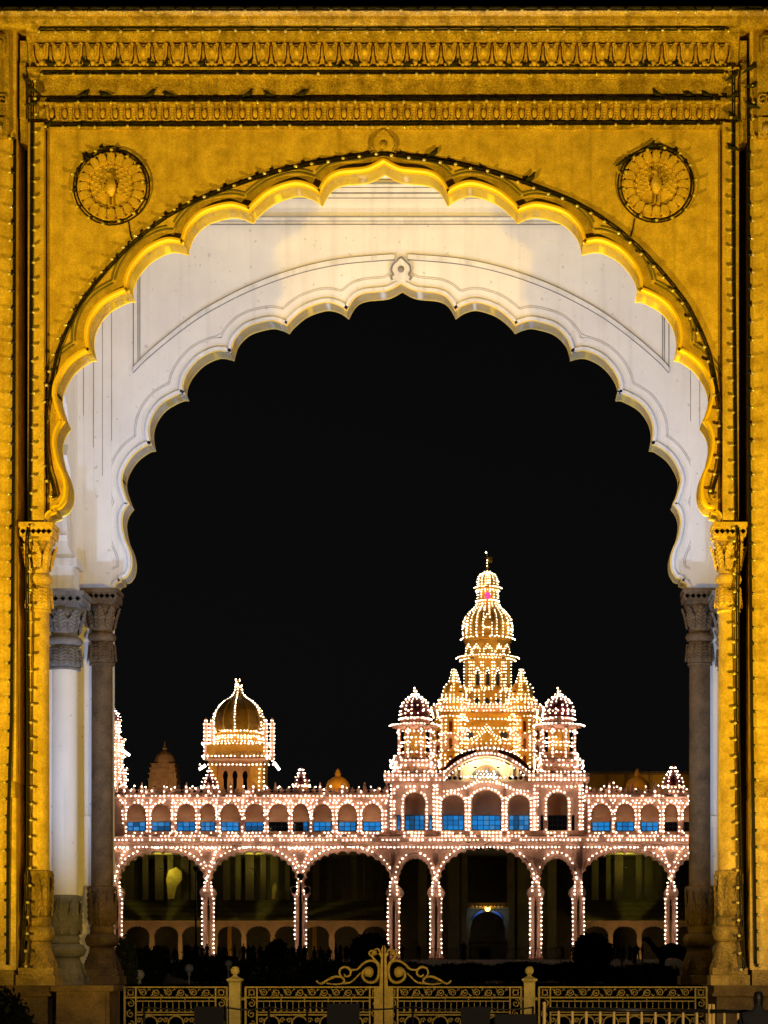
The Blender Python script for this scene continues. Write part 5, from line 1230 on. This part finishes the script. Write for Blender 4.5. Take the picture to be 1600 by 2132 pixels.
# ---- camel
d = 118.0; kc = d/F; gzc = zg(Y(d))
def cp(u, v, r, r2=None, dy=0.0): return (X(u, d), Y(d)+dy, max(Z(v, d), gzc+.03), r*kc, (r2 or r)*kc)
V = [cp(1400, 1978, 19, 17), cp(1404, 1962, 10, 8), cp(1425, 1982, 17, 15), cp(1378, 1983, 13, 12), cp(1366, 1978, 7), cp(1358, 1966, 5.5), cp(1352, 1957, 5), cp(1345, 1954, 5.5, 4.5), cp(1337, 1957, 3.2), cp(1440, 1986, 3), cp(1442, 2000, 1.5), cp(1353, 1950, 1.6, None, .08)]
E = [(0, 1), (0, 2), (0, 3), (3, 4), (4, 5), (5, 6), (6, 7), (7, 8), (2, 9), (9, 10), (6, 11)]
for (ub, par, uf, fwd) in ((1381, 3, 1379, 1), (1428, 2, 1431, -1)):
    for s in (-1, 1):
        n = len(V); V += [cp(ub+s*2, 1998, 6, None, s*.22), cp(uf+s*3-fwd*1, 2016, 3.6, None, s*.22), cp(uf+s*4, 2034, 2.6, None, s*.22), cp(uf+s*4, 2044, 2.6, None, s*.22), cp(uf+s*4-3, 2060, 3.2, None, s*.22)]
        E += [(par, n), (n, n+1), (n+1, n+2), (n+2, n+3), (n+3, n+4)]
cm = skin_mesh('camel', V, E, 0, [M_camel])
zmin = min(v.co.z for v in cm.vertices)
place('camel', cm, (0, 0, gzc-zmin), None, 'dark camel facing left with raised head, near the right pier of the gate', 'camel')

# ---------------------------------------------------------------- shrubs, lamps, kerb
def shrub(u, d, vt, hwp, label, n=1800, box=False, leaf=.16, ground=None):
    g = zg(Y(d)) if ground is None else ground; x, y = X(u, d), Y(d); top = Z(vt, d); r = hwp*d/F; h = top-g
    t = thing('shrub', (x, y, g), label, 'shrub', 'dark shrubs in the palace grounds')
    b = MB(); b.tube([(x, y, g), (x+.05, y, g+h*.3), (x, y+.05, g+h*.6)], [.09, .07, .03], 6)
    for i in range(7):
        a = random.uniform(0, 6.28); b.tube([(x, y, g+h*.2), (x+r*.6*math.cos(a), y+r*.6*math.sin(a), g+h*random.uniform(.5, .85))], [.04, .012], 5)
    b.build('stem', M_bark, t)
    b = MB()
    for i in range(n):
        th = random.uniform(0, 6.28); cz = random.uniform(-1, 1); rr = random.uniform(.45, 1)**.4*random.uniform(.86, 1.06); sr = math.sqrt(1-cz*cz)
        c = Vector((x+r*rr*sr*math.cos(th), y+r*rr*sr*math.sin(th)*.9, g+h*.52+h*.50*rr*cz))
        if c.z < g+.02: c.z = g+.02+random.random()*.1
        a = Vector((random.gauss(0, 1), random.gauss(0, 1), random.gauss(0, 1))).normalized(); e = a.orthogonal().normalized(); s = leaf*random.uniform(.6, 1.2)
        b.add([tuple(c-a*s), tuple(c+e*s*.42), tuple(c+a*s), tuple(c-e*s*.42)], [(0, 1, 2, 3)])
    b.build('foliage', M_leaf, t, kind='stuff')
shrub(579, 150, 1957, 26, 'round clipped shrub standing out of the crowd under the second arch', 1600)
shrub(770, 160, 1944, 42, 'broad round clipped shrub under the third arch left of the gate crest', 2600, leaf=.2)
shrub(1234, 150, 1945, 42, 'broad dome-shaped shrub before the right edge of the central block', 3000, leaf=.2)
shrub(258, 62, 1948, 30, 'tall dark shrub beside the left rear pier of the gate', 2600, leaf=.07)
shrub(300, 95, 1975, 50, 'wide dark shrub behind the left globe lamps', 2600, leaf=.12)
shrub(1345, 95, 2008, 95, 'long low dark hedge shrub beneath the camel', 3200, leaf=.12)
shrub(600, 110, 1996, 160, 'long low dark hedge shrub behind the gate crest, left', 3600, leaf=.12)
shrub(440, 120, 1990, 90, 'added low dark hedge over bright ground behind the left globe lamps', 3000, leaf=.14)  # hedge added to cover the brightly lit forecourt ground
shrub(-30, 33, 2052, 100, 'added dark shrub in place of the leafy shadow at the left outer pilaster', 5600, leaf=.06, ground=0)  # shrub added where only a leafy shadow darkens the corner
for u_, n_ in ((705, 'left of the gate crest'), (835, 'behind the right half of the gate crest'), (965, 'below the central arch, left'), (1090, 'behind the right gate post'), (1205, 'under the dome-shaped shrub')): shrub(u_, 120, 2005+random.uniform(-2, 3), 84, 'added black hedge over bright ground, ' + n_, 3000, leaf=.15)  # hedge row added to hide ground lit by the palace bulbs
for u, v, rp, d, lab in ((290, 2030, 11, 73, 'nearest and brightest unlit globe lamp behind the left fence panel'), (394, 2017, 9.5, 88, 'middle unlit globe lamp behind the left fence panel'), (476, 2007, 8, 102, 'farthest unlit globe lamp, close beside the left gate post')):
    t = thing('globe_lamp', (X(u, d), Y(d), zg(Y(d))), lab, 'lamp', 'unlit globe lamps along the drive')
    b = MB(); b.ball(P(u, v, d), rp*d/F, 14, 10); b.build('globe', M_globe, t)
    b = MB(); zz = Z(v+rp-1, d); b.tube([(X(u, d), Y(d), zg(Y(d))), (X(u, d), Y(d), zz-.12)], .035, 8); b.lathe([(.05, zz-.14), (.09, zz-.10), (.05, zz-.04), (.1, zz)], X(u, d), Y(d), 8); b.build('post', M_globe, t)
d = 205; t = thing('street_lamp', (X(408, d), Y(d), zg(Y(d))), 'tall thin black lamp post crossing the first wide arch', 'street lamp')
b = MB(); b.tube([(X(408, d), Y(d), zg(Y(d))), P(408, 1812, d)], [.11, .07], 8); b.build('pole', M_blackpt, t)
b = MB(); b.box(X(398, d), X(410, d), Y(d)-.15, Y(d)+.15, Z(1891, d), Z(1888, d)); b.build('arm', M_blackpt, t)
b = MB(); b.lathe([(.08, Z(1814, d)), (.22, Z(1812, d)), (.3, Z(1806, d)), (.05, Z(1803, d))], X(408, d), Y(d), 8); b.build('lantern', M_blackpt, t)
d = 225; t = thing('street_lamp', (X(626, d), Y(d), zg(Y(d))), 'ornate black lamp post with three lanterns in front of the third lit pier', 'street lamp')
b = MB(); b.tube([(X(626, d), Y(d), zg(Y(d))), P(626, 1860, d), P(626, 1838, d)], [.2, .12, .08], 8); b.build('pole', M_blackpt, t)
b = MB(); b.tube([P(612, 1858, d), P(618, 1864, d), P(626, 1861, d), P(634, 1864, d), P(640, 1858, d)], .06, 6); b.build('arm', M_blackpt, t)
for u, v in ((612, 1853), (640, 1853), (626, 1826)):
    b = MB(); b.lathe([(.1, Z(v+8, d)), (.34, Z(v+1, d)), (.36, Z(v-4, d)), (.05, Z(v-8, d))], X(u, d), Y(d), 8); b.build('lantern', M_blackpt, t)
# railing before the palace centre and the kerb of the drive
t = thing('palace_railing', P(1012, 2000, 228), 'low pale railing across the foot of the central palace arches', 'railing'); d = 228; gy = zg(Y(d))
b = MB(); b.box(X(826, d), X(1330, d), Y(d)-.04, Y(d)+.04, Z(1976, d), Z(1974.5, d)); b.box(X(826, d), X(1330, d), Y(d)-.04, Y(d)+.04, gy+.1, gy+.16); b.build('rail', M_tan, t)
MB().box(-.04, .04, -.03, .03, 0, 1); u = 828
bm_ = MB(); bm_.box(-.035, .035, -.03, .03, 0, Z(1975, d)-gy); bme = bm_.mesh('bar', M_tan)
while u < 1328: place('bar', bme, (X(u, d), Y(d), gy), t); u += 6.5
t = thing('inner_iron_gate', P(1016, 2000, 232), 'small dark iron gate with gilded crest below the central palace entrance', 'gate'); d = 232; gy = zg(Y(d))
b = MB(); b.box(X(978, d), X(1056, d), Y(d)-.05, Y(d)+.05, Z(1966, d), Z(1962, d)); b.box(X(978, d), X(981, d), Y(d)-.05, Y(d)+.05, gy, Z(1955, d)); b.box(X(1053, d), X(1056, d), Y(d)-.05, Y(d)+.05, gy, Z(1955, d)); b.build('frame', M_postst, t)
b = MB(); b.box(X(997, d), X(1022, d), Y(d)-.06, Y(d)+.06, gy, Z(1972, d)); b.build('door_board', M_dark, t)
b = MB(); b.prism([(X(985, d), Z(1962, d)), (X(1000, d), Z(1959, d)), (X(1010, d), Z(1957, d)), (X(1013, d), Z(1950, d)), (X(1016, d), Z(1946, d)), (X(1019, d), Z(1950, d)), (X(1022, d), Z(1957, d)), (X(1032, d), Z(1959, d)), (X(1047, d), Z(1962, d))], Y(d)-.05, Y(d)+.05); b.build('crest', M_gild, t)
pa = [(1150, 2010), (1160, 2018), (1172, 2027), (1184, 2036), (1196, 2046)]
pts = []
for u, v in pa:
    lo, hi = 55.0, 225.0
    for _ in range(40):
        m_ = (lo+hi)/2
        if Z(v, m_) > zg(Y(m_)): lo = m_
        else: hi = m_
    pts.append((X(u, lo), Y(lo), zg(Y(lo))))
b = MB(); b.tube([(x, y, z+.06) for x, y, z in pts], .16, 4); b.build('kerb', M_kerb, kind='structure')

# ---------------------------------------------------------------- pigeons on the gate
b = MB(); b.tube([(-.02, 0, .10), (.02, 0, .095), (.07, 0, .105), (.12, 0, .125), (.155, 0, .165), (.175, 0, .195), (.20, 0, .20), (.235, 0, .19)], [.045, .062, .07, .062, .04, .036, .03, .004], 8)
b.tube([(-.02, 0, .10), (-.10, 0, .075), (-.2, 0, .05)], [.045, .035, .012], 8)
for s in (-1, 1):
    b.tube([(.09, s*.055, .12), (.0, s*.06, .10), (-.12, s*.03, .075)], [.02, .03, .008], 6); b.tube([(.05, s*.025, .06), (.055, s*.025, 0), (.085, s*.03, 0)], .007, 4)
MPIG = b.mesh('pigeon', M_bird)
BIRDS = []
for u, lr in ((178, 1), (219, -1), (316, 1), (352, -1), (520, 1), (560, -1), (628, 1), (1366, -1), (1434, -1), (1468, -1)): BIRDS.append((u, Z(207.5), -.085, lr, 'above the egg frieze'))
for u in (112, 186, 240, 318, 348, 424, 522, 548, 690, 716, 742, 852, 868, 932, 950, 992, 1052, 1102, 1128, 1180, 1268, 1332, 1350, 1404, 1462, 1496): BIRDS.append((u, Z(150), -.19, random.choice((-1, 1)), 'on the ledge under the leaf frieze'))
for (u, v, y, lr, w_) in ((180, 340, -.06, -1, 'on the rim of the left medallion'), (1299, 347, -.06, 1, 'on the left rim of the right medallion'), (1358, 313, -.06, 1, 'on the top of the right medallion'), (905, 330, -.06, 1, 'on the arc string right of the key ornament'), (1106, 383, -.06, 1, 'on the arc string before the right medallion'),
                         (1524, 262, -.22, -1, 'low on the right frame strip'), (1522, 325, -.22, -1, 'lowest on the right frame strip'), (1527, 215, -.22, 1, 'midway on the right frame strip'), (1528, 176, -.22, 1, 'high on the right frame strip'), (1561, 165, -.33, 1, 'highest on the right pilaster edge'), (1563, 200, -.33, 1, 'midway on the right pilaster edge'), (1560, 243, -.33, -1, 'lowest on the right pilaster edge'),
                         (73, 205, -.22, -1, 'upper on the left frame strip'), (74, 232, -.22, 1, 'lower on the left frame strip'), (58, 182, -.22, -1, 'over the left dark slot'), (104, 275, -.14, 1, 'at the left end of the egg frieze')):
    BIRDS.append((u, Z(v), y, lr, w_))
cnt = {}
near = lambda u: 'near the left corner' if u < 260 else 'over the left medallion side' if u < 420 else 'left of the middle' if u < 640 else 'close to the middle' if u < 960 else 'right of the middle' if u < 1180 else 'toward the right medallion' if u < 1420 else 'near the right corner'
ords = ['first', 'second', 'third', 'fourth', 'fifth', 'sixth', 'seventh', 'eighth']
for u, z, y, lr, where in BIRDS:
    ky = (where, near(u)) if 'frieze' in where else (where,)
    cnt[ky] = cnt.get(ky, 0)+1
    lab = 'dark pigeon perched %s' % where if len(ky) == 1 else '%s pigeon from left %s, %s' % (ords[cnt[ky]-1], where, near(u))
    place('pigeon', MPIG, (X(u)-lr*.03, y, z-.002), None, lab, 'pigeon', 'pigeons on the gateway', rot=(0, R(random.uniform(-22, 4))*1, R(random.uniform(-25, 25)+(0 if lr > 0 else 180))), scl=random.uniform(.60, .74))
